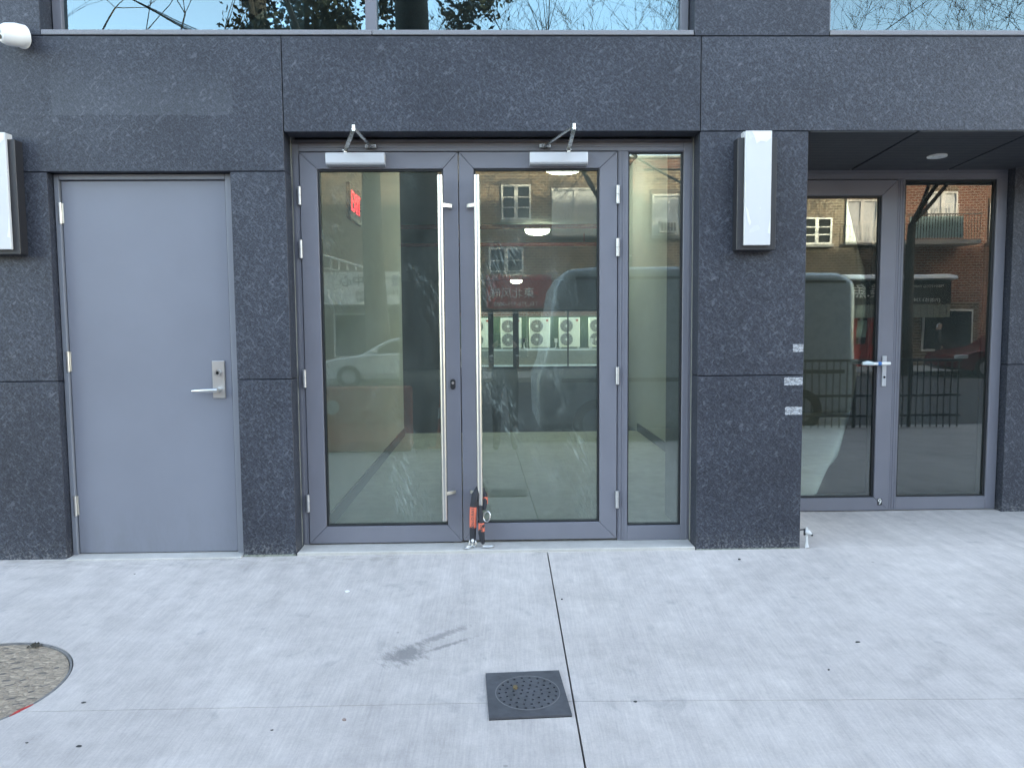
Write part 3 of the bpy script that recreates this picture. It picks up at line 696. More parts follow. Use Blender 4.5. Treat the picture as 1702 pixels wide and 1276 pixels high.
# yard behind the hall
struct('yard_ground', BLKWALL, (-12, 14, 30.9, 60, -1.2, -.72))
struct('yard_wall', BLKWALL, (-12, 14, 35.0, 35.3, -.72, .10))
tag(box('green_screen', HEDGE, None, (-12, 14, 35.45, 35.6, -.7, 1.72)), 'dark green fence screen behind the air conditioners', 'fence')
struct('yard_back_wall', BRR, (-12, 14, 37.5, 37.9, -.72, 2.6))
def condenser(x, lab):
    c = thing('air_conditioner', lab, 'air conditioner', (x, 34.4, .16), 'outdoor units in the rear yard')
    box('casing', ACB, c, (x - .52, x + .52, 34.25, 34.62, .16, 1.64), bevel=.02)
    for z in (.55, 1.22):
        f = MB().disc((x - .15, z), .0, .315, 26, 'y', 34.235, 34.249).build('fan_grille', ACG, c)
        g_ = MB()
        for r in (.12, .2, .28): g_.disc((x - .15, z), r - .008, r, 26, 'y', 34.228, 34.236)
        for k in range(12):
            t = k * math.pi / 6; g_.tube([(x - .15 + .06 * math.cos(t), 34.23, z + .06 * math.sin(t)), (x - .15 + .30 * math.cos(t + .4), 34.23, z + .30 * math.sin(t + .4))], .006, 4)
        g_.build('guard', GALV, f)
        MB().disc((x - .15, z), 0, .062, 16, 'y', 34.215, 34.236).build('hub', ACH, f)
    MB().disc((x + .37, 1.50), 0, .055, 18, 'y', 34.242, 34.2495).build('round_mark', REDP, c)
    for a in (-.45, .45): box('foot', GALV, c, (x + a - .03, x + a + .03, 34.27, 34.6, .05, .16))
    return c
for x, lab in ((-.70, 'leftmost air conditioner, cut by the dark window post'), (.86, 'air conditioner framed in the narrow rear pane'), (2.30, 'air conditioner in the middle of the wide rear pane'), (3.80, 'air conditioner split by the thin rear mullion'), (5.30, 'rightmost air conditioner, cut by the door stile')): condenser(x, lab)
box('stand_rail', GALV, None, (-8, 10, 34.2, 34.7, .0, .05)); tag(bpy.data.objects['stand_rail'], 'long pale steel rail carrying the air conditioners', 'rail')
for i, (xa, xb, z) in enumerate(((-.1, 1.3, .02), (1.5, 3.1, .08), (1.5, 4.9, .02))):
    t = .28
    m_ = MB().tube([(xa, 34.1, .42), (xa, 34.1, z + t * .5), (xa + t * .15, 34.1, z + t * .15), (xa + t * .5, 34.1, z), (xb - t * .5, 34.1, z), (xb - t * .15, 34.1, z + t * .15), (xb, 34.1, z + t * .5), (xb, 34.1, .42)], .022, 8)
    m_.box(xa - .07, xa + .07, 34.03, 34.13, .40, .60)
    m_.box(xb - .07, xb + .07, 34.03, 34.13, .40, .60)
    tag(m_.build('conduit', GALV, loc=((xa + xb) / 2, 34.1, 0), smooth=True), ('curved conduit below the narrow rear pane', 'short curved conduit under the middle air conditioner', 'long curved conduit running right under two air conditioners')[i], 'conduit', 'bent conduits under the air conditioners')

# ------------------------------------------------------------------ fittings on the front
def wall_lamp(x0, x1, lab):
    l = thing('wall_lamp', lab, 'lamp', ((x0 + x1) / 2, 0, 1.714), 'tall box lamps on the granite')
    box('housing', BOXBLK, l, (x0, x1, -.072, -.001, 1.714, 2.325), bevel=.002)
    d = box('diffuser', ACRYL, l, (x0 + .036, x1 - .036, -.094, -.0725, 1.738, 2.357), bevel=.003)
    box('diffuser_back', ACRYL, l, (x0 + .030, x1 - .036, -.0722, -.03, 2.326, 2.3565))
    def film(pts): MB().prism(pts, 'y', -.0952, -.0942).build('film_scrap', FILM, d)
    a, b = x0 + .037, x1 - .037
    film([(a + .03, 2.3555), (b - .002, 2.3555), (b - .006, 2.318), (b - .03, 2.296), (b - .062, 2.302), (b - .085, 2.288), (a + .055, 2.30), (a + .045, 2.33)])
    film([(a + .003, 1.95), (a + .018, 1.93), (a + .028, 1.885), (a + .036, 1.865), (a + .030, 1.845), (a + .018, 1.868)])
    film([(b - .001, 1.93), (b - .001, 1.80), (b - .016, 1.805), (b - .008, 1.85)])
wall_lamp(1.350, 1.568, 'black and white box lamp on pillar between glass entrances')
wall_lamp(-2.785, -2.567, 'black and white box lamp left of grey side door')

sc = thing('security_camera', 'white dome camera with two dark lenses at upper left', 'camera', (-2.63, 0, 2.86))
c0 = Vector((-2.545, -.075, 2.868)); dr_ = Vector((-.50, -.80, -.22)).normalized()
body = MB().tube([c0 - dr_ * .075, c0 - dr_ * .068, c0 - dr_ * .02, c0 + dr_ * .03, c0 + dr_ * .055, c0 + dr_ * .062], [.042, .053, .060, .056, .044, .036], 28)
body.build('body', WHITEP, sc, smooth=True)
MB().tube([(c0.x + .02, -.002, c0.z), (c0.x + .01, -.03, c0.z - .002)], [.05, .045], 24).build('mount', WHITEP, sc, smooth=True)
side = dr_.cross(Vector((0, 0, 1))).normalized(); uu = side.cross(dr_)
MB().tube([c0 + dr_ * .060, c0 + dr_ * .064], .034, 24).build('face_plate', plain('camera_face', (.70, .70, .70), .3), sc, smooth=True)
for k in (-1, 1): MB().tube([c0 + dr_ * .062 + uu * k * .014, c0 + dr_ * .070 + uu * k * .014], .0115, 18).build('lens', plain('lens_black', (.008, .010, .010), .12), sc, smooth=True)

# sleeved chain hung on the right pull handle
ch = thing('chain_lock', 'black sleeved security chain with orange labels looped on door pull', 'chain lock', (-.10, .09, .02))
def sleeve(pts, r): return MB().tube(pts, r, 12)
cx_ = -.0895
p1 = [(-.135, .055, .050), (-.134, .058, .11), (-.132, .062, .20), (-.128, .066, .27), (-.118, .074, .325), (-.100, .095, .352), (-.080, .108, .345), (-.066, .100, .315), (-.062, .088, .275), (-.068, .072, .235)]
r1 = [.017, .0195, .019, .020, .021, .020, .019, .018, .0155, .012]
sleeve(p1, r1).build('sleeve', NYLON, ch, smooth=True)
p2 = [(-.088, .062, .262), (-.086, .052, .20), (-.082, .048, .15), (-.084, .046, .105), (-.080, .048, .068), (-.074, .050, .040)]
sleeve(p2, [.012, .014, .017, .019, .016, .010]).build('sleeve', NYLON, ch, smooth=True)
o1 = MB().tube([(-.1330, .0605, .135), (-.1325, .0615, .20), (-.129, .0655, .255)], [.0203, .0204, .0207], 16, cap=False).build('label_band', LBLO, ch, smooth=True)
o2 = MB().tube([(-.0645, .0985, .305), (-.062, .090, .265)], [.0190, .0172], 16, cap=False).build('label_band', LBLO, ch, smooth=True)
o3 = MB().tube([(-.0835, .0490, .165), (-.0825, .0475, .115)], [.0168, .0192], 16, cap=False).build('label_band', LBLO, ch, smooth=True)
up_ = Matrix.Rotation(math.pi / 2, 4, 'X') @ Matrix.Rotation(math.pi / 2, 4, 'Z')
text('label_print', 'KN-O-RAY', INKK, ch, Matrix.Translation((-.1325, .0395, .196)) @ up_, .026, .0004, .95)
text('label_print', 'RAY', INKK, ch, Matrix.Translation((-.0835, .0285, .140)) @ up_, .022, .0004)
text('label_print', 'RAY', INKK, ch, Matrix.Translation((-.0628, .0760, .285)) @ up_, .022, .0004)
def link(c, a, b, rot, r=.0042):
    pts = []
    for k in range(21):
        t = 2 * math.pi * k / 20
        pts.append(Vector((a * math.cos(t), b * math.sin(t), 0)))
    M_ = Matrix.Translation(c) @ Euler(rot).to_matrix().to_4x4()
    return MB().tube([M_ @ p for p in pts], r, 8, cap=False).build('link', STEEL, ch, smooth=True)
link((-.160, .030, .0255), .026, .013, (0, 0, R(40))); link((-.146, .050, .040), .010, .020, (R(85), 0, R(10))); link((-.124, .050, .040), .009, .018, (R(85), 0, R(-25)))
link((-.048, .042, .0255), .034, .013, (0, 0, R(4))); link((-.052, .070, .195), .020, .030, (R(82), R(10), R(-14)), .0048)
MB().tube([(-.135, .030, .064), (-.135, .037, .064)], .009, 12).build('rivet', WHITEP, ch)

SPIG = plain('dull_white_plastic', (.46, .46, .45), .5)
sp_ = thing('pipe_fitting', 'small white and black spigot at foot of pillar corner', 'spigot', (1.80, .02, 0))
MB().tube([(X5 - .002, .03, .100), (1.805, .02, .106)], .004, 8).build('rod', BLACK, sp_)
MB().tube([(1.800, .020, .092), (1.808, .016, .092)], .020, 16).build('flange', BLACK, sp_, smooth=True)
MB().tube([(1.808, .016, .094), (1.822, .010, .092), (1.838, .004, .080)], [.014, .017, .008], 12).build('nozzle', SPIG, sp_, smooth=True)
MB().tube([(1.812, .014, .102), (1.816, .012, .122)], [.009, .005], 10).build('ear', SPIG, sp_, smooth=True)
MB().tube([(1.815, .012, .086), (1.815, .010, .04), (1.813, .008, .012), (1.816, .004, .002)], [.007, .0065, .012, .015], 12).build('stem', SPIG, sp_, smooth=True)
MB().tube([(1.836, .004, .079), (1.846, .002, .075)], .006, 8).build('tip', BLACK, sp_)

# ------------------------------------------------------------------ pavement covers and litter
dg = thing('drain_grate', 'square dark iron drain plate with round perforated centre', 'drain', (.11, -1.56, gz(-1.56)))
A_, B2, C_, D_ = Vector((-.046, -1.407)), Vector((.246, -1.394)), Vector((.266, -1.713)), Vector((-.030, -1.726))
slope(MB().prism([A_, B2, C_, D_], 'z', -.01, .003)).build('dark_layer', HOLE, dg)  # solid black layer, paints the dark depth seen through the plate holes
cen = Vector((.114, -1.558)); R0 = .121
plate = slope(MB().prism([A_, B2, C_, D_], 'z', .0035, .010)); 
pts = [cen]
for n, r in ((6, .027), (12, .054), (18, .082), (22, .108)):
    for k in range(n): pts.append(cen + Vector((math.cos(2 * math.pi * (k + .3 * n / 6) / n), math.sin(2 * math.pi * (k + .3 * n / 6) / n))) * r)
# plate with real holes: cells around each hole would be heavy, so cut them with a boolean and keep the result
po = plate.build('plate', IRON, dg)
cut = MB()
for p in pts: cut.disc((p.x, p.y), 0, .0056, 10, 'z', gz(p.y) - .004, gz(p.y) + .02)
co = cut.build('cutter', IRON, dg)
bo = po.modifiers.new('b', 'BOOLEAN'); bo.object = co; bo.solver = 'EXACT'; bo.operation = 'DIFFERENCE'
bpy.context.view_layer.update()
me = bpy.data.meshes.new_from_object(po.evaluated_get(bpy.context.evaluated_depsgraph_get()))
po.modifiers.clear(); po.data = me; bpy.data.objects.remove(co)
slope(MB().disc(cen, R0 - .0025, R0 + .0015, 48, 'z', .0101, .0112)).build('rim', plain('worn_iron_rim', (.13, .13, .135), .55), dg)
tag(slope(MB().prism([(.060, -1.520), (.066, -1.512), (.075, -1.516), (.077, -1.532), (.070, -1.541), (.062, -1.534)], 'z', .0112, .016)).build('dry_leaf', LEAFB, loc=(.068, -1.525, gz(-1.525) + .011)), 'yellow brown leaf scrap lying on the drain plate', 'leaf')

mc = thing('utility_cover', 'round worn brown utility cover set in pavement at left', 'manhole cover', (cov_c[0], cov_c[1], gz(cov_c[1])))
slope(MB().disc(cov_c, 0, cov_r - .016, 64, 'z', -.04, -.006)).build('lid', COVER, mc)
slope(MB().disc(cov_c, cov_r - .013, cov_r - .004, 64, 'z', -.04, -.001)).build('rim', plain('grey_rim_iron', (.16, .155, .15), .7, var=.3, scale=30), mc)
slope(MB().disc(cov_c, cov_r - .004, cov_r + .004, 64, 'z', -.04, -.012)).build('gap', HOLE, mc)
dash = MB(); random.seed(3)
for j in range(16):
    for i in range(10):
        x = cov_c[0] - .36 + i * .076 + (j % 2) * .038 + random.uniform(-.012, .012); y = cov_c[1] - .35 + j * .046 + random.uniform(-.008, .008)
        if (x - cov_c[0]) ** 2 + (y - cov_c[1]) ** 2 > .34 ** 2 or random.random() < .18: continue
        l_, w_ = random.uniform(.010, .024), random.uniform(.003, .0065); a_ = R(14 + random.uniform(-14, 14))
        q = [(x + l_ * cx2 * math.cos(a_) - w_ * cy2 * math.sin(a_), y + l_ * cx2 * math.sin(a_) + w_ * cy2 * math.cos(a_)) for cx2, cy2 in ((-1, -.4), (-.6, -1), (.5, -.9), (1, .2), (.5, 1), (-.7, .8))]
        dash.prism(q, 'z', -.0065, -.0052)
tag(slope(dash).build('tread_slot', COVERD, mc), kind='stuff')
red = MB()
for a, b in ((-28, -16), (-8, -.5)):
    pass
rp = MB()
for t0, t1 in ((-33, -20), (-60, -50)):
    n = 14; t = [R(t0 + (t1 - t0) * k / n) for k in range(n + 1)]
    ri = [cov_r - .004 - .012 * math.sin(math.pi * k / n) for k in range(n + 1)]
    rp.prism([(cov_c[0] + (cov_r - .001) * math.cos(x), cov_c[1] + (cov_r - .001) * math.sin(x)) for x in t] + [(cov_c[0] + r * math.cos(x), cov_c[1] + r * math.sin(x)) for r, x in reversed(list(zip(ri, t)))], 'z', -.004, .001)
slope(rp).build('paint_mark', REDP, mc)
cp = MB(); random.seed(5)
for k in range(26):
    x, y = -2.0 + random.gauss(0, .012), -1.085 + random.gauss(0, .010); s_ = random.uniform(.004, .009)
    cp.poly([(x - s_, y, .002), (x, y - s_, .002), (x + s_, y, .002), (x, y + s_, .002), (x, y, .002 + s_)], [(0, 1, 4), (1, 2, 4), (2, 3, 4), (3, 0, 4)])
tag(slope(cp).build('dirt_clump', plain('dark_soil', (.045, .04, .03), .95), loc=(-2.0, -1.085, gz(-1.085))), 'small clump of dark soil on the far rim of the round cover', 'dirt')

def scrap(name, x, y, r, mat, lab, cat, k=7, flat=.5, hgt=.004, seed=0):
    r *= .78
    random.seed(seed + int(abs(x) * 997)); a0_ = random.uniform(0, 6)
    p = [(x + r * random.uniform(.6, 1.1) * math.cos(a0_ + 2 * math.pi * i / k), y + flat * r * random.uniform(.6, 1.1) * math.sin(a0_ + 2 * math.pi * i / k)) for i in range(k)]
    tag(slope(MB().prism(p, 'z', .0003, hgt)).build(name, mat, loc=(x, y, gz(y)), bevel=.0008), lab, cat)
GUM = plain('black_gum', (.03, .03, .03), .6)
scrap('paper_scrap', -.754, -.540, .018, PAPER, 'small white paper scrap on pavement before left glass door', 'paper', 7, .8)
scrap('dead_leaf', 1.548, -1.182, .016, GUM, 'dark dry leaf on pavement at right of drain', 'leaf', 8, .4)
scrap('pebble', 1.361, -.173, .010, GUM, 'black pebble in front of granite pillar', 'pebble', 7, .8, .007)
scrap('pebble', .321, -.680, .007, GUM, 'tiny black pebble beside the long pavement joint', 'pebble', 7, .9, .005)
scrap('gum_spot', -1.541, -1.553, .012, GUM, 'black gum spot just right of the round cover', 'gum', 9, .8, .002)
scrap('gum_spot', -1.411, -1.833, .015, GUM, 'larger black gum spot near bottom left of pavement', 'gum', 9, .7, .002)
scrap('gum_spot', -1.599, -1.806, .009, GUM, 'small gum spot below round cover at photo corner', 'gum', 9, .7, .002)
scrap('gum_spot', -.786, -1.759, .008, GUM, 'black gum dot below the cross joint left of drain', 'gum', 9, .7, .002)
scrap('dead_leaf', -.546, -1.704, .014, plain('pale_brown_leaf', (.27, .19, .16), .8, var=.3, scale=90), 'reddish brown scrap below joint left of drain', 'leaf', 8, .7)
scrap('pebble', .510, -1.622, .010, GUM, 'black pebble lying in the cross joint right of drain', 'pebble', 8, .6, .004)
scrap('pebble', 1.322, -1.414, .007, GUM, 'tiny pebble right of drain, above the cross joint', 'pebble', 7, .8, .004)
scrap('gum_spot', -1.95, -.25, .010, GUM, 'dark speck on pavement before the grey side door', 'gum', 7, .5, .002)

# ------------------------------------------------------------------ the street behind the camera, seen in the glass
def house(name, x0, x1, y0, z1, wall, lab, wins, roofcol=None):
    h = thing(name, lab, 'building', ((x0 + x1) / 2, y0, -.33))
    MB().box(x0, x1, y0 - 8, y0, -.4, z1).build('wall', wall, h)
    MB().box(x0 - .05, x1 + .05, y0 - .3, y0 + .08, z1 - .02, z1 + .38).build('parapet', roofcol or BRR, h)
    MB().box(x0 - .06, x1 + .06, y0 - .2, y0 + .13, z1 + .382, z1 + .46).build('coping', KERB, h)
    for (a, b, c, d, kind) in wins:
        f = MB(); t = .07
        f.box(a - t, a, y0 + .002, y0 + .06, c - t, d + t).box(b, b + t, y0 + .002, y0 + .06, c - t, d + t).box(a, b, y0 + .002, y0 + .06, c - t, c).box(a, b, y0 + .002, y0 + .06, d, d + t)
        mid = (a + b) / 2
        if kind in 'mc': f.box(mid - .07, mid + .07, y0 + .002, y0 + .05, c, d)
        if kind == 'm':
            for q in (.33, .66): f.box(a, b, y0 + .002, y0 + .045, c + (d - c) * q - .02, c + (d - c) * q + .02)
        w_ = f.build('window', TRIM, h)
        MB().box(a, b, y0 + .003, y0 + .015, c, d).build('glazing', CURT if kind in 'ca' else WGL, w_)
        MB().box(a - .12, b + .12, y0 + .002, y0 + .14, c - .18, c - t - .002).build('sill', KERB, w_)
        MB().box(a - .12, b + .12, y0 + .002, y0 + .03, d + t + .002, d + .28).build('lintel', BRD, w_)
        if kind == 'a':
            MB().box(mid - .34, mid + .34, y0 + .062, y0 + .36, c + .02, c + .44).build('air_conditioner', TRIM, w_)
            g_ = MB()
            for k in range(5): g_.box(mid - .28 + k * .12, mid - .20 + k * .12, y0 + .361, y0 + .37, c + .08, c + .38)
            g_.build('vent', ACG, w_)
        if kind == 'c':
            g_ = MB(); n = int((b - a) / .12)
            for k in range(n + 1):
                x = a + (b - a) * k / n; g_.tube([(x, y0 + .24, c - .1), (x, y0 + .24, c + .75)], .012, 5)
            for z in (c - .1, c + .32, c + .75): g_.tube([(a, y0 + .24, z), (b, y0 + .24, z)], .014, 5)
            for k in range(n): g_.tube([(a + (b - a) * k / n, y0 + .24, c - .1), (a + (b - a) * (k + 1) / n, y0 + .24, c + .32)], .008, 4)
            g_.build('grille', TRIM, w_)
    return h
OY = -25.3
house('brick_house', -26, -8.6, OY + .4, 8.2, BRR, 'red brick house reflected at far left of upper glass', [(-12, -10.8, 4.6, 6.1, 'm'), (-16, -14.8, 4.6, 6.1, 'm')])
house('brick_house', -8.5, -.95, OY - .1, 7.3, BRD, 'brown brick house reflected in the left glass door', [(-8.3, -7.4, 4.6, 6.1, 'm'), (-1.75, -1.1, 4.6, 5.6, 'm')])
house('brick_house', -.9, 8.4, OY, 7.25, BRT, 'tan brick house with white windows reflected in right glass door', [(.40, 1.40, 5.40, 6.58, 'm'), (2.34, 4.05, 4.80, 6.45, 'c'), (6.22, 7.22, 4.76, 6.2, 'a'), (-.1, 1.1, 2.95, 4.2, 'm'), (4.9, 5.5, 2.4, 3.9, 'm')])
box_p = MB().box(5.36, 5.78, OY, OY + .22, -.3, 7.5); tag(box_p.build('brick_pier', BRR, loc=(5.57, OY, -.3)), 'orange brick pier of house reflected in the narrow sidelight', 'pier')
house('brick_house', 8.5, 15.95, OY - .2, 7.6, BRD, 'brown brick house reflected in the recessed glass door', [(9.4, 10.5, 4.6, 6.0, 'm'), (14.5, 15.7, 4.6, 6.2, 'c'), (12.7, 13.8, 4.55, 5.5, 'm')])
house('brick_house', 16.0, 30, OY - .1, 7.9, BRR, 'red brick house with balcony reflected in right glass panel', [(17.8, 18.9, 5.3, 6.5, 'c'), (20.4, 21.6, 4.6, 6.0, 'm')])
bl = thing('balcony', 'balcony with pale teal panels and black rails on red brick house', 'balcony', (17.6, OY + .6, 4.4))
box('slab', KERB, bl, (16.3, 19.2, OY + .0, OY + 1.2, 4.34, 4.52)); box('panel', TEAL, bl, (16.4, 18.5, OY + 1.13, OY + 1.16, 4.56, 5.42))
g_ = MB()
for k in range(26):
    x = 16.35 + k * .112; g_.tube([(x, OY + 1.18, 4.52), (x, OY + 1.18, 5.5)], .012, 5)
g_.tube([(16.3, OY + 1.18, 5.5), (19.2, OY + 1.18, 5.5)], .025, 6); g_.build('railing', BLACK, bl)

def shop_sign(name, x0, x1, z0, z1, mat, lab, lines, y=-21.3):
    s_ = thing(name, lab, 'shop sign', ((x0 + x1) / 2, y, z0))
    MB().box(x0, x1, y - .25, y, z0, z1).build('board', mat, s_)
    MB().box(x0 - .05, x1 + .05, y - 3.8, y - .252, z0 + .1, z1 + .06).build('shop_front_canopy', BRD, s_)
    for (body_, x, z, size, ink) in lines: text('lettering', body_, ink, s_, facing_north(x, y + .006, z), size, .004)
    return s_
shop_sign('shop_sign', -5.75, -2.35, 2.02, 3.10, SIGNW, 'white shop sign with dark writing reflected behind tree trunk', [('容纖', -3.0, 2.78, .42, INKB), ('中心', -4.72, 2.78, .42, INKK), ('Nicelle  Salon', -3.9, 2.42, .26, INKK), ('718-539-3683', -4.1, 2.16, .17, INKK)])
shop_sign('shop_sign', -.24, 1.95, 1.86, 2.98, SIGNR, 'red shop sign with white characters reflected in right door', [('東北风味', .62, 2.34, .38, INKW), ('TEL:718-939-0008', .75, 1.99, .20, INKW)])
shop_sign('shop_sign', 12.7, 16.4, 1.93, 2.78, SIGNK, 'black shop sign with white writing reflected in recessed entrance', [('美.魚.', 13.3, 2.38, .55, INKW), ('FRESH FOOD MARKET', 15.5, 2.56, .13, INKW), ('(718)353-7341', 15.5, 2.06, .18, INKW)])
for x0, x1, mat, lab in ((-8.2, -.98, BRD, 'dim shop front under the white sign'), (-.85, 8.2, BRD, 'dim shop front under the red sign'), (8.6, 18, BRD, 'dim shop front under the black sign')):
    s_ = thing('corner_shop', lab, 'shop', ((x0 + x1) / 2, -22.3, -.33))
    MB().box(x0, x1, -25.0, -22.2, -.35, 2.0).build('wall', mat, s_)
    n = max(2, int((x1 - x0) / 2.2))
    for k in range(n):
        a = x0 + (x1 - x0) * (k + .1) / n; b = x0 + (x1 - x0) * (k + .9) / n
        w_ = MB().box(a, b, -22.198, -22.15, .2, 1.75).build('shop_window', TRIM, s_); MB().box(a + .07, b - .07, -22.149, -22.13, .27, 1.68).build('glazing', WGL, w_)
ph = thing('red_booth', 'red framed shop doorway reflected in recessed glass door', 'doorway', (13.7, -21.9, -.33))
for a in (13.15, 13.75, 14.15): box('post', REDP, ph, (a, a + .16, -22.1, -21.9, -.33, 1.68))
box('panel', REDP, ph, (13.31, 14.15, -22.05, -21.98, -.33, .5)); box('poster', plain('mint_poster', (.45, .62, .52), .5), ph, (13.36, 13.7, -22.03, -22.0, .75, 1.35))
aw = MB()
for k in range(30): aw.box(12.75 + k * .118, 12.85 + k * .118, -21.15, -21.12 + (k % 2) * .02, 1.45, 1.90)
tag(aw.build('fringe_curtain', plain('fringe_cloth', (.24, .26, .22), .9, var=.4, scale=20), loc=(14.5, -21.1, 1.45)), 'pale fringe hanging below the black shop sign', 'fringe')

tag(MB().prism([(-21.28, 2.79), (-21.05, 2.84), (-21.1, 2.93), (-21.6, 3.02), (-22.2, 2.98), (-22.2, 2.79)], 'x', 12.6, 16.5).build('awning', SIGNW, loc=(14.5, -21.5, 2.8)), 'white awning lip above the black shop sign', 'awning')
# outside stair rail on the brown house
rl = MB()
for k in range(9):
    x = -6.6 + k * .28; z = 3.95 - k * .085; rl.tube([(x, -21.6, z - .55), (x, -21.6, z)], .03, 5)
rl.tube([(-6.7, -21.6, 3.98), (-4.1, -21.6, 3.2)], .04, 6).tube([(-6.7, -21.6, 3.43), (-4.1, -21.6, 2.98)], .03, 6)
tag(rl.build('stair_rail', TRIM, loc=(-5.4, -21.6, 3.1)), 'white sloping rail above the white shop sign', 'railing')

# vehicles
def wheel(parent, x, y, z, r, wd):
    t = MB().disc((x, z), r * .62, r, 28, 'y', y - wd, y).build('tyre', TYRE, parent, smooth=True)
    MB().disc((x, z), 0, r * .61, 20, 'y', y - wd * .8, y - .015).build('rim', SATIN, t)
def make_car(cx0, paint, lab):
    gy = -.46
    car = thing('parked_car', lab, 'car', (cx0 + 2.33, -18.1, -.46), 'cars parked across the street')
    def cp_(pts): return [(cx0 + x, gy + z) for x, z in pts]
    lower = cp_([(0.02, .35), (.0, .62), (.10, .74), (.55, .84), (1.30, .93), (2.0, .97), (3.4, 1.0), (4.45, .98), (4.62, .90), (4.66, .55), (4.6, .30), (4.15, .24), (.3, .24)])
    MB().prism(lower, 'y', -19.0, -17.2).build('body', paint, car, bevel=.05, seg=3, smooth=True)
    green = cp_([(1.18, .90), (2.02, 1.36), (2.45, 1.44), (3.1, 1.44), (3.65, 1.36), (4.3, .98), (4.0, .96), (2, .93)])
    MB().prism(green, 'y', -18.85, -17.33).build('cabin', paint, car, bevel=.05, seg=3, smooth=True)
    sw1 = cp_([(1.55, .99), (2.12, 1.30), (2.72, 1.365), (2.72, 1.01)]); sw2 = cp_([(2.80, 1.01), (2.80, 1.365), (3.15, 1.36), (3.55, 1.27), (3.86, 1.02)])
    for s_ in (sw1, sw2): MB().prism(s_, 'y', -17.335, -17.318).build('side_window', WGL, car)
    MB().box(cx0 + .9, cx0 + 3.9, -17.2, -17.175, gy + .36, gy + .43).build('side_moulding', SATIN, car)
    for x in (2.55, 3.55): MB().box(cx0 + x, cx0 + x + .2, -17.2, -17.165, gy + .82, gy + .86).build('door_handle', SATIN, car)
    MB().box(cx0 + 1.55, cx0 + 1.75, -17.2, -17.02, gy + .98, gy + 1.10).build('mirror', paint, car, bevel=.03)
    MB().box(cx0 - .01, cx0 + .35, -17.35, -17.18, gy + .62, gy + .74).build('headlight', ACRYL, car, bevel=.02)
    for x in (.92, 3.72): wheel(car, cx0 + x, -17.17, gy + .33, .33, .22)
make_car(-5.05, CARW, 'silver white sedan parked across street, reflected in left door')
make_car(14.2, plain('dark_red_car_paint', (.12, .012, .014), .25), 'dark red sedan parked across street, reflected in right panel')
van = thing('parked_van', 'grey silver van parked at kerb, reflected in sidelight and right door', 'van', (3.2, -7.0, -.43))
vy = -6.1; gz0 = -.43
vp = [(.62, .25), (.60, .95), (.70, 1.20), (.86, 2.25), (1.02, 2.50), (1.5, 2.54), (5.5, 2.52), (5.75, 2.40), (5.82, .40), (5.7, .25)]
MB().prism([(x, gz0 + z) for x, z in vp], 'y', vy - 1.95, vy).build('body', VANP, van, bevel=.09, seg=3, smooth=True)
MB().box(.95, 5.6, vy, vy + .02, gz0 + .92, gz0 + .98).build('side_moulding', BLACK, van)
MB().box(1.15, 5.6, vy, vy + .012, gz0 + 2.36, gz0 + 2.40).build('roof_gutter', BLACK, van)
for a, b in ((1.25, 2.25), (2.4, 3.6)): MB().box(a, b, vy, vy + .006, gz0 + .5, gz0 + 2.3).build('door', VANP, van, bevel=.004)
for x in (1.45, 4.9): wheel(van, x, vy + .02, gz0 + .34, .34, .24)

# street furniture by the kerb
def barrier(x, y, lab):
    b = thing('traffic_barrier', lab, 'barrier', (x, y, gz(y)))
    z = gz(y)
    MB().prism([(y - .30, z + .02), (y - .26, z + .14), (y - .10, z + .34), (y - .07, z + .80), (y + .07, z + .80), (y + .10, z + .34), (y + .26, z + .14), (y + .30, z + .02)], 'x', x - .75, x + .75).build('body', ORNG, b, bevel=.03, seg=2)
    for q in (-.48, -.24): MB().disc((x + q, z + .55), 0, .09, 18, 'y', y + .06, y + .105).build('round_panel', WHITEP, b)
barrier(-1.78, -4.95, 'orange plastic barrier at kerb, reflected low in left door')
cn = thing('traffic_cone', 'orange traffic cone beside barrier, reflected in left door', 'cone', (-.72, -5.15, gz(-5.15)))
zc = gz(-5.15)
MB().box(-.90, -.54, -5.33, -4.97, zc, zc + .03).build('base', ORNG, cn, bevel=.01)
MB().tube([(-.72, -5.15, zc + .03), (-.72, -5.15, zc + .72)], [.13, .035], 20).build('body', ORNG, cn, smooth=True); MB().tube([(-.72, -5.15, zc + .38), (-.72, -5.15, zc + .52)], [.088, .068], 20, cap=False).build('band', WHITEP, cn, smooth=True)
fn = thing('kerb_railing', 'black metal railing at kerb, reflected in recessed entrance', 'railing', (5.8, -5.2, gz(-5.2)))
zf = gz(-5.2)
for k in range(24):
    x = 4.5 + k * .105
    th = .03 if k % 8 == 0 else .009
    MB().tube([(x, -5.2, zf), (x, -5.2, zf + 1.02)], th, 6).build('post' if k % 8 == 0 else 'bar', BLACK, fn)
for z in (.18, .48, 1.0): MB().tube([(4.45, -5.2, zf + z), (6.95, -5.2, zf + z)], .02, 6).build('rail', BLACK, fn)

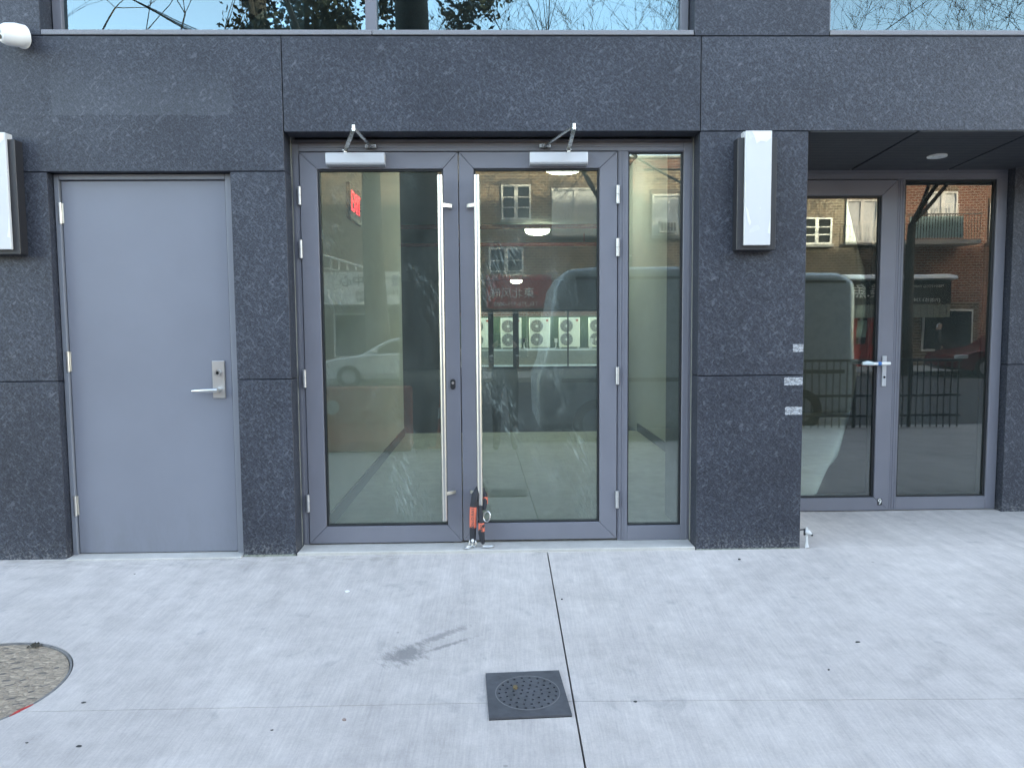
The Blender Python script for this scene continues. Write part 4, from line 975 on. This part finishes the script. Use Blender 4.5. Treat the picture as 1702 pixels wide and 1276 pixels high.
# people
def person(name, lab, joints, loc, split, mats, hair=True):
    """joints: {id: (x, y, z, radius)}, edges by 'a-b' pairs; one skin surface"""
    P_, E_ = joints
    ids = list(P_); me = bpy.data.meshes.new(name)
    me.from_pydata([P_[i][:3] for i in ids], [(ids.index(a), ids.index(b)) for a, b in E_], [])
    o = bpy.data.objects.new(name, me); COL.objects.link(o)
    sk = o.modifiers.new('skin', 'SKIN'); sk.use_smooth_shade = True
    for i, k in enumerate(ids):
        d = me.skin_vertices[0].data[i]; r_ = P_[k][3]; d.radius = r_ if isinstance(r_, tuple) else (r_, r_); d.use_root = (k == 'pel')
    o.modifiers.new('sub', 'SUBSURF').levels = 2
    bpy.context.view_layer.update()
    m2 = bpy.data.meshes.new_from_object(o.evaluated_get(bpy.context.evaluated_depsgraph_get()))
    bpy.data.objects.remove(o)
    m2.materials.clear()
    for m_ in mats: m2.materials.append(m_)
    for f in m2.polygons: f.material_index = split(f.center); f.use_smooth = True
    o = bpy.data.objects.new(name, m2); COL.objects.link(o); o.location = loc; BASE[o] = Vector(loc)
    tag(o, lab, 'person'); return o
def fingers(P_, E_, w_, s_, d, key):
    for i, l_ in enumerate((.050, .058, .054, .044)):
        b = Vector(P_[w_][:3]) + Vector((s_ * 0, 0, 0)) + Vector(d) * .05 + Vector((0, 0, .030 - .020 * i))
        a, c, e = f'{key}{i}a', f'{key}{i}b', f'{key}{i}c'
        P_[a] = (*b, .009); P_[c] = (*(b + Vector(d) * l_ * .6 + Vector((s_ * -.012, 0, 0))), .0085); P_[e] = (*(b + Vector(d) * l_ * .8 + Vector((s_ * -.030, 0, 0))), .008)
        E_ += [(w_, a), (a, c), (c, e)]
    P_[key + 't'] = (*(Vector(P_[w_][:3]) + Vector((s_ * -.03, .02, .04))), .010); P_[key + 'u'] = (*(Vector(P_[w_][:3]) + Vector((s_ * -.045, .035, .058))), .009)
    E_ += [(w_, key + 't'), (key + 't', key + 'u')]
def human(hands_up):
    P_ = {'pel': (0, 0, .94, (.155, .12)), 'wai': (0, -.005, 1.08, (.145, .11)), 'che': (0, 0, 1.28, (.165, .125)), 'nec': (0, .0, 1.45, .06), 'hd1': (0, .012, 1.54, (.07, .085)), 'hd2': (0, .015, 1.63, (.078, .098)), 'hd3': (0, .005, 1.70, (.055, .07)), 'nos': (0, .105, 1.60, .014)}
    E_ = [('pel', 'wai'), ('wai', 'che'), ('che', 'nec'), ('nec', 'hd1'), ('hd1', 'hd2'), ('hd2', 'hd3'), ('hd2', 'nos')]
    for s_, k in ((-1, 'L'), (1, 'R')):
        P_[k + 'hip'] = (s_ * .095, 0, .88, .095); P_[k + 'kne'] = (s_ * .105, .015, .49, .065); P_[k + 'ank'] = (s_ * .11, -.01, .09, .045); P_[k + 'toe'] = (s_ * .12, .15, .035, .038)
        P_[k + 'sho'] = (s_ * .185, 0, 1.40, .062)
        if hands_up: P_[k + 'elb'] = (s_ * .25, .10, 1.16, .046); P_[k + 'wri'] = (s_ * .085, .30, 1.34, .030)
        else: P_[k + 'elb'] = (s_ * .24, -.02, 1.13, .046); P_[k + 'wri'] = (s_ * .22, .10, .92, .030)
        E_ += [('pel', k + 'hip'), (k + 'hip', k + 'kne'), (k + 'kne', k + 'ank'), (k + 'ank', k + 'toe'), ('che', k + 'sho'), (k + 'sho', k + 'elb'), (k + 'elb', k + 'wri')]
        fingers(P_, E_, k + 'wri', s_, (s_ * -.3, .9, .1) if hands_up else (0, .5, -.8), k + 'f')
    return P_, E_
def split(c):
    if c.z < .08: return 3
    if c.z < .96 and abs(c.x) < .2 : return 0
    if c.z > 1.665 or (c.z > 1.55 and c.y < -.02): return 3
    if c.z > 1.47 or (c.y > .27 and c.z > .8 and abs(c.x) < .2) or (c.z < .9 and abs(c.x) > .19): return 2
    return 1
pz = gz(-4.86)
ph_ = person('person', 'person in dark clothes holding up a phone, reflected in right door', human(True), (.13, -4.86, pz), split, [JEANS, JACK, SKIN, HAIR])
fo = thing('phone', 'dark phone held up by the reflected person', 'phone', (0.13, -4.47, pz + 1.36))
box('body', BLACK, fo, (.05, .21, -4.476, -4.468, pz + 1.325, pz + 1.405), bevel=.003)
r2 = person('person', 'person in dark jacket and white cap across street, reflected right', human(False), (15.6, -20.6, -.46), split, [JEANS, JACK, SKIN, WHITEP])
r2.rotation_euler = (0, 0, R(-60))

# trees
def bare_tree(name, lab, base, h, r, lean, seed, depth=5, spread=.55, leaves=None, fork=.45):
    random.seed(seed)
    t = thing(name, lab, 'tree', base)
    tr = MB(); br = MB(); tips = []
    def grow(p, d, l, rr, lev, mb):
        pts = [p]; rs = [rr]; n = 4 if lev < 2 else 3
        for k in range(n):
            d = (d + Vector((random.uniform(-1, 1), random.uniform(-1, 1), random.uniform(-.3, .6))) * (.05 if lev == 0 else .14)).normalized()
            p = p + d * l / n; pts.append(p); rs.append(rr * (1 - .42 * (k + 1) / n))
        mb.tube(pts, rs, 12 if lev == 0 else (6 if lev < 3 else 3), cap=False)
        if lev >= depth: tips.append(p); return
        kids = 3 if lev < 2 else random.choice((2, 3, 3))
        for k in range(kids):
            q = Vector((random.uniform(-1, 1), random.uniform(-1, 1), random.uniform(-.1, .75))).normalized()
            j = pts[-1] if k < 2 else pts[random.choice((-2, -1))]
            grow(j, (d * (1 - spread) + q * spread).normalized(), l * random.uniform(.62, .82), max(.006, rs[-1] * (random.uniform(.42, .66) if lev < 1 else random.uniform(.62, .9))), lev + 1, br)
    grow(Vector(base) - Vector((0, 0, .1)), (Vector((0, 0, 1)) + Vector(lean)).normalized(), h * fork, r, 0, tr)
    tr.build('trunk', BARK, t, smooth=True); br.build('crown', BARK, t)
    if leaves:
        lf = MB()
        for p in tips:
            for k in range(leaves):
                c = p + Vector((random.gauss(0, .35), random.gauss(0, .35), random.gauss(0, .3))); a = Vector((random.uniform(-1, 1), random.uniform(-1, 1), random.uniform(-1, 1))).normalized(); b = a.orthogonal().normalized(); s_ = random.uniform(.06, .13)
                lf.poly([c - a * s_, c + b * s_ * .5, c + a * s_, c - b * s_ * .5], [(0, 1, 2, 3)])
        tag(lf.build('foliage', LEAF, t), kind='stuff')
    return t
bare_tree('street_tree', 'thick dark trunk close to kerb, reflected in upper window', (-.95, -5.25, gz(-5.25)), 15, .30, (.012, -.0, 0), 11, 6, .5, fork=.5)
T1 = bare_tree('street_tree', 'big tree across street, its trunk reflected in left glass door', (-3.6, -19.6, -.4), 17, .40, (.0, 0, 0), 21, 6, .5, fork=.52)
T3 = bare_tree('street_tree', 'evergreen tree reflected at left in upper window', (-7.3, -20.2, -.4), 19, .34, (0, 0, 0), 5, 6, .5, fork=.66)
bare_tree('street_tree', 'bare tree reflected in middle of upper window', (3.4, -20.4, -.4), 12.5, .22, (.02, 0, 0), 8, 7, .52)
bare_tree('street_tree', 'bare tree reflected in sidelight and upper right window', (8.2, -19.9, -.4), 12, .22, (-.05, 0, 0), 31, 7, .55)
bare_tree('street_tree', 'bare tree reflected in far right upper window', (13.6, -19.0, -.4), 12.5, .22, (0, 0, 0), 41, 7, .55, fork=.4)
bare_tree('street_tree', 'bare tree with dense twigs reflected at right end of upper right window', (18.2, -19.2, -.4), 12.5, .22, (-.03, 0, 0), 61, 7, .55, fork=.4)
bare_tree('street_tree', 'bare tree reflected at left edge of upper window', (-12.2, -20.0, -.4), 12.5, .22, (.06, 0, 0), 51, 7, .55)

# leafy clumps of the evergreens
def clump(tree, cs, n, seed):
    random.seed(seed); lf = MB()
    for (x, y, z, sx, sz) in cs:
        for k in range(n):
            c = Vector((random.gauss(x, sx), random.gauss(y, sx), random.gauss(z, sz))); a = Vector((random.uniform(-1, 1), random.uniform(-1, 1), random.uniform(-1, 1))).normalized(); b = a.orthogonal().normalized(); s_ = random.uniform(.07, .15)
            lf.poly([c - a * s_, c + b * s_ * .45, c + a * s_, c - b * s_ * .45], [(0, 1, 2, 3)])
    tag(lf.build('foliage', LEAF, tree), kind='stuff')
random.seed(77)
clump(T3, [(random.uniform(-7.6, -4.2), -20.2 + random.uniform(-1, 1), random.uniform(9.6, 13.0), random.uniform(.22, .5), random.uniform(.2, .4)) for k in range(26)], 260, 1)
clump(T1, [(random.uniform(-3.9, -.2), -19.6 + random.uniform(-1, 1), random.uniform(9.6, 13.2), random.uniform(.2, .42), random.uniform(.2, .35)) for k in range(16)], 190, 2)

# overhead wires between two poles
for i, (x, y, h) in enumerate(((-13.2, -11.9, 11.2), (-1.55, -12.3, 5.7))):
    tag(MB().tube([(x, y, -.5), (x, y, h)], [.14, .10], 10).build('utility_pole', BARK, loc=(x, y, -.45), smooth=True), ('tall wooden pole at left carrying the overhead wires', 'short wooden pole across street carrying the wires')[i], 'pole')
for k in range(4):
    a = Vector((-13.2 + .45 * k, -11.9, 11.0 - .05 * k)); b = Vector((-1.55, -12.3, 5.5 - k * .12)); pts = []
    for j in range(17):
        t = j / 16; p = a.lerp(b, t); p.z -= .7 * t * (1 - t) * (1 + .25 * k); pts.append(p)
    tag(MB().tube(pts, .011, 5).build('overhead_wire', BLACK, loc=tuple((a + b) / 2)), ('leftmost', 'second from left', 'third from left', 'rightmost')[k] + ' of four overhead wires reflected in upper window', 'wire', 'overhead wires')
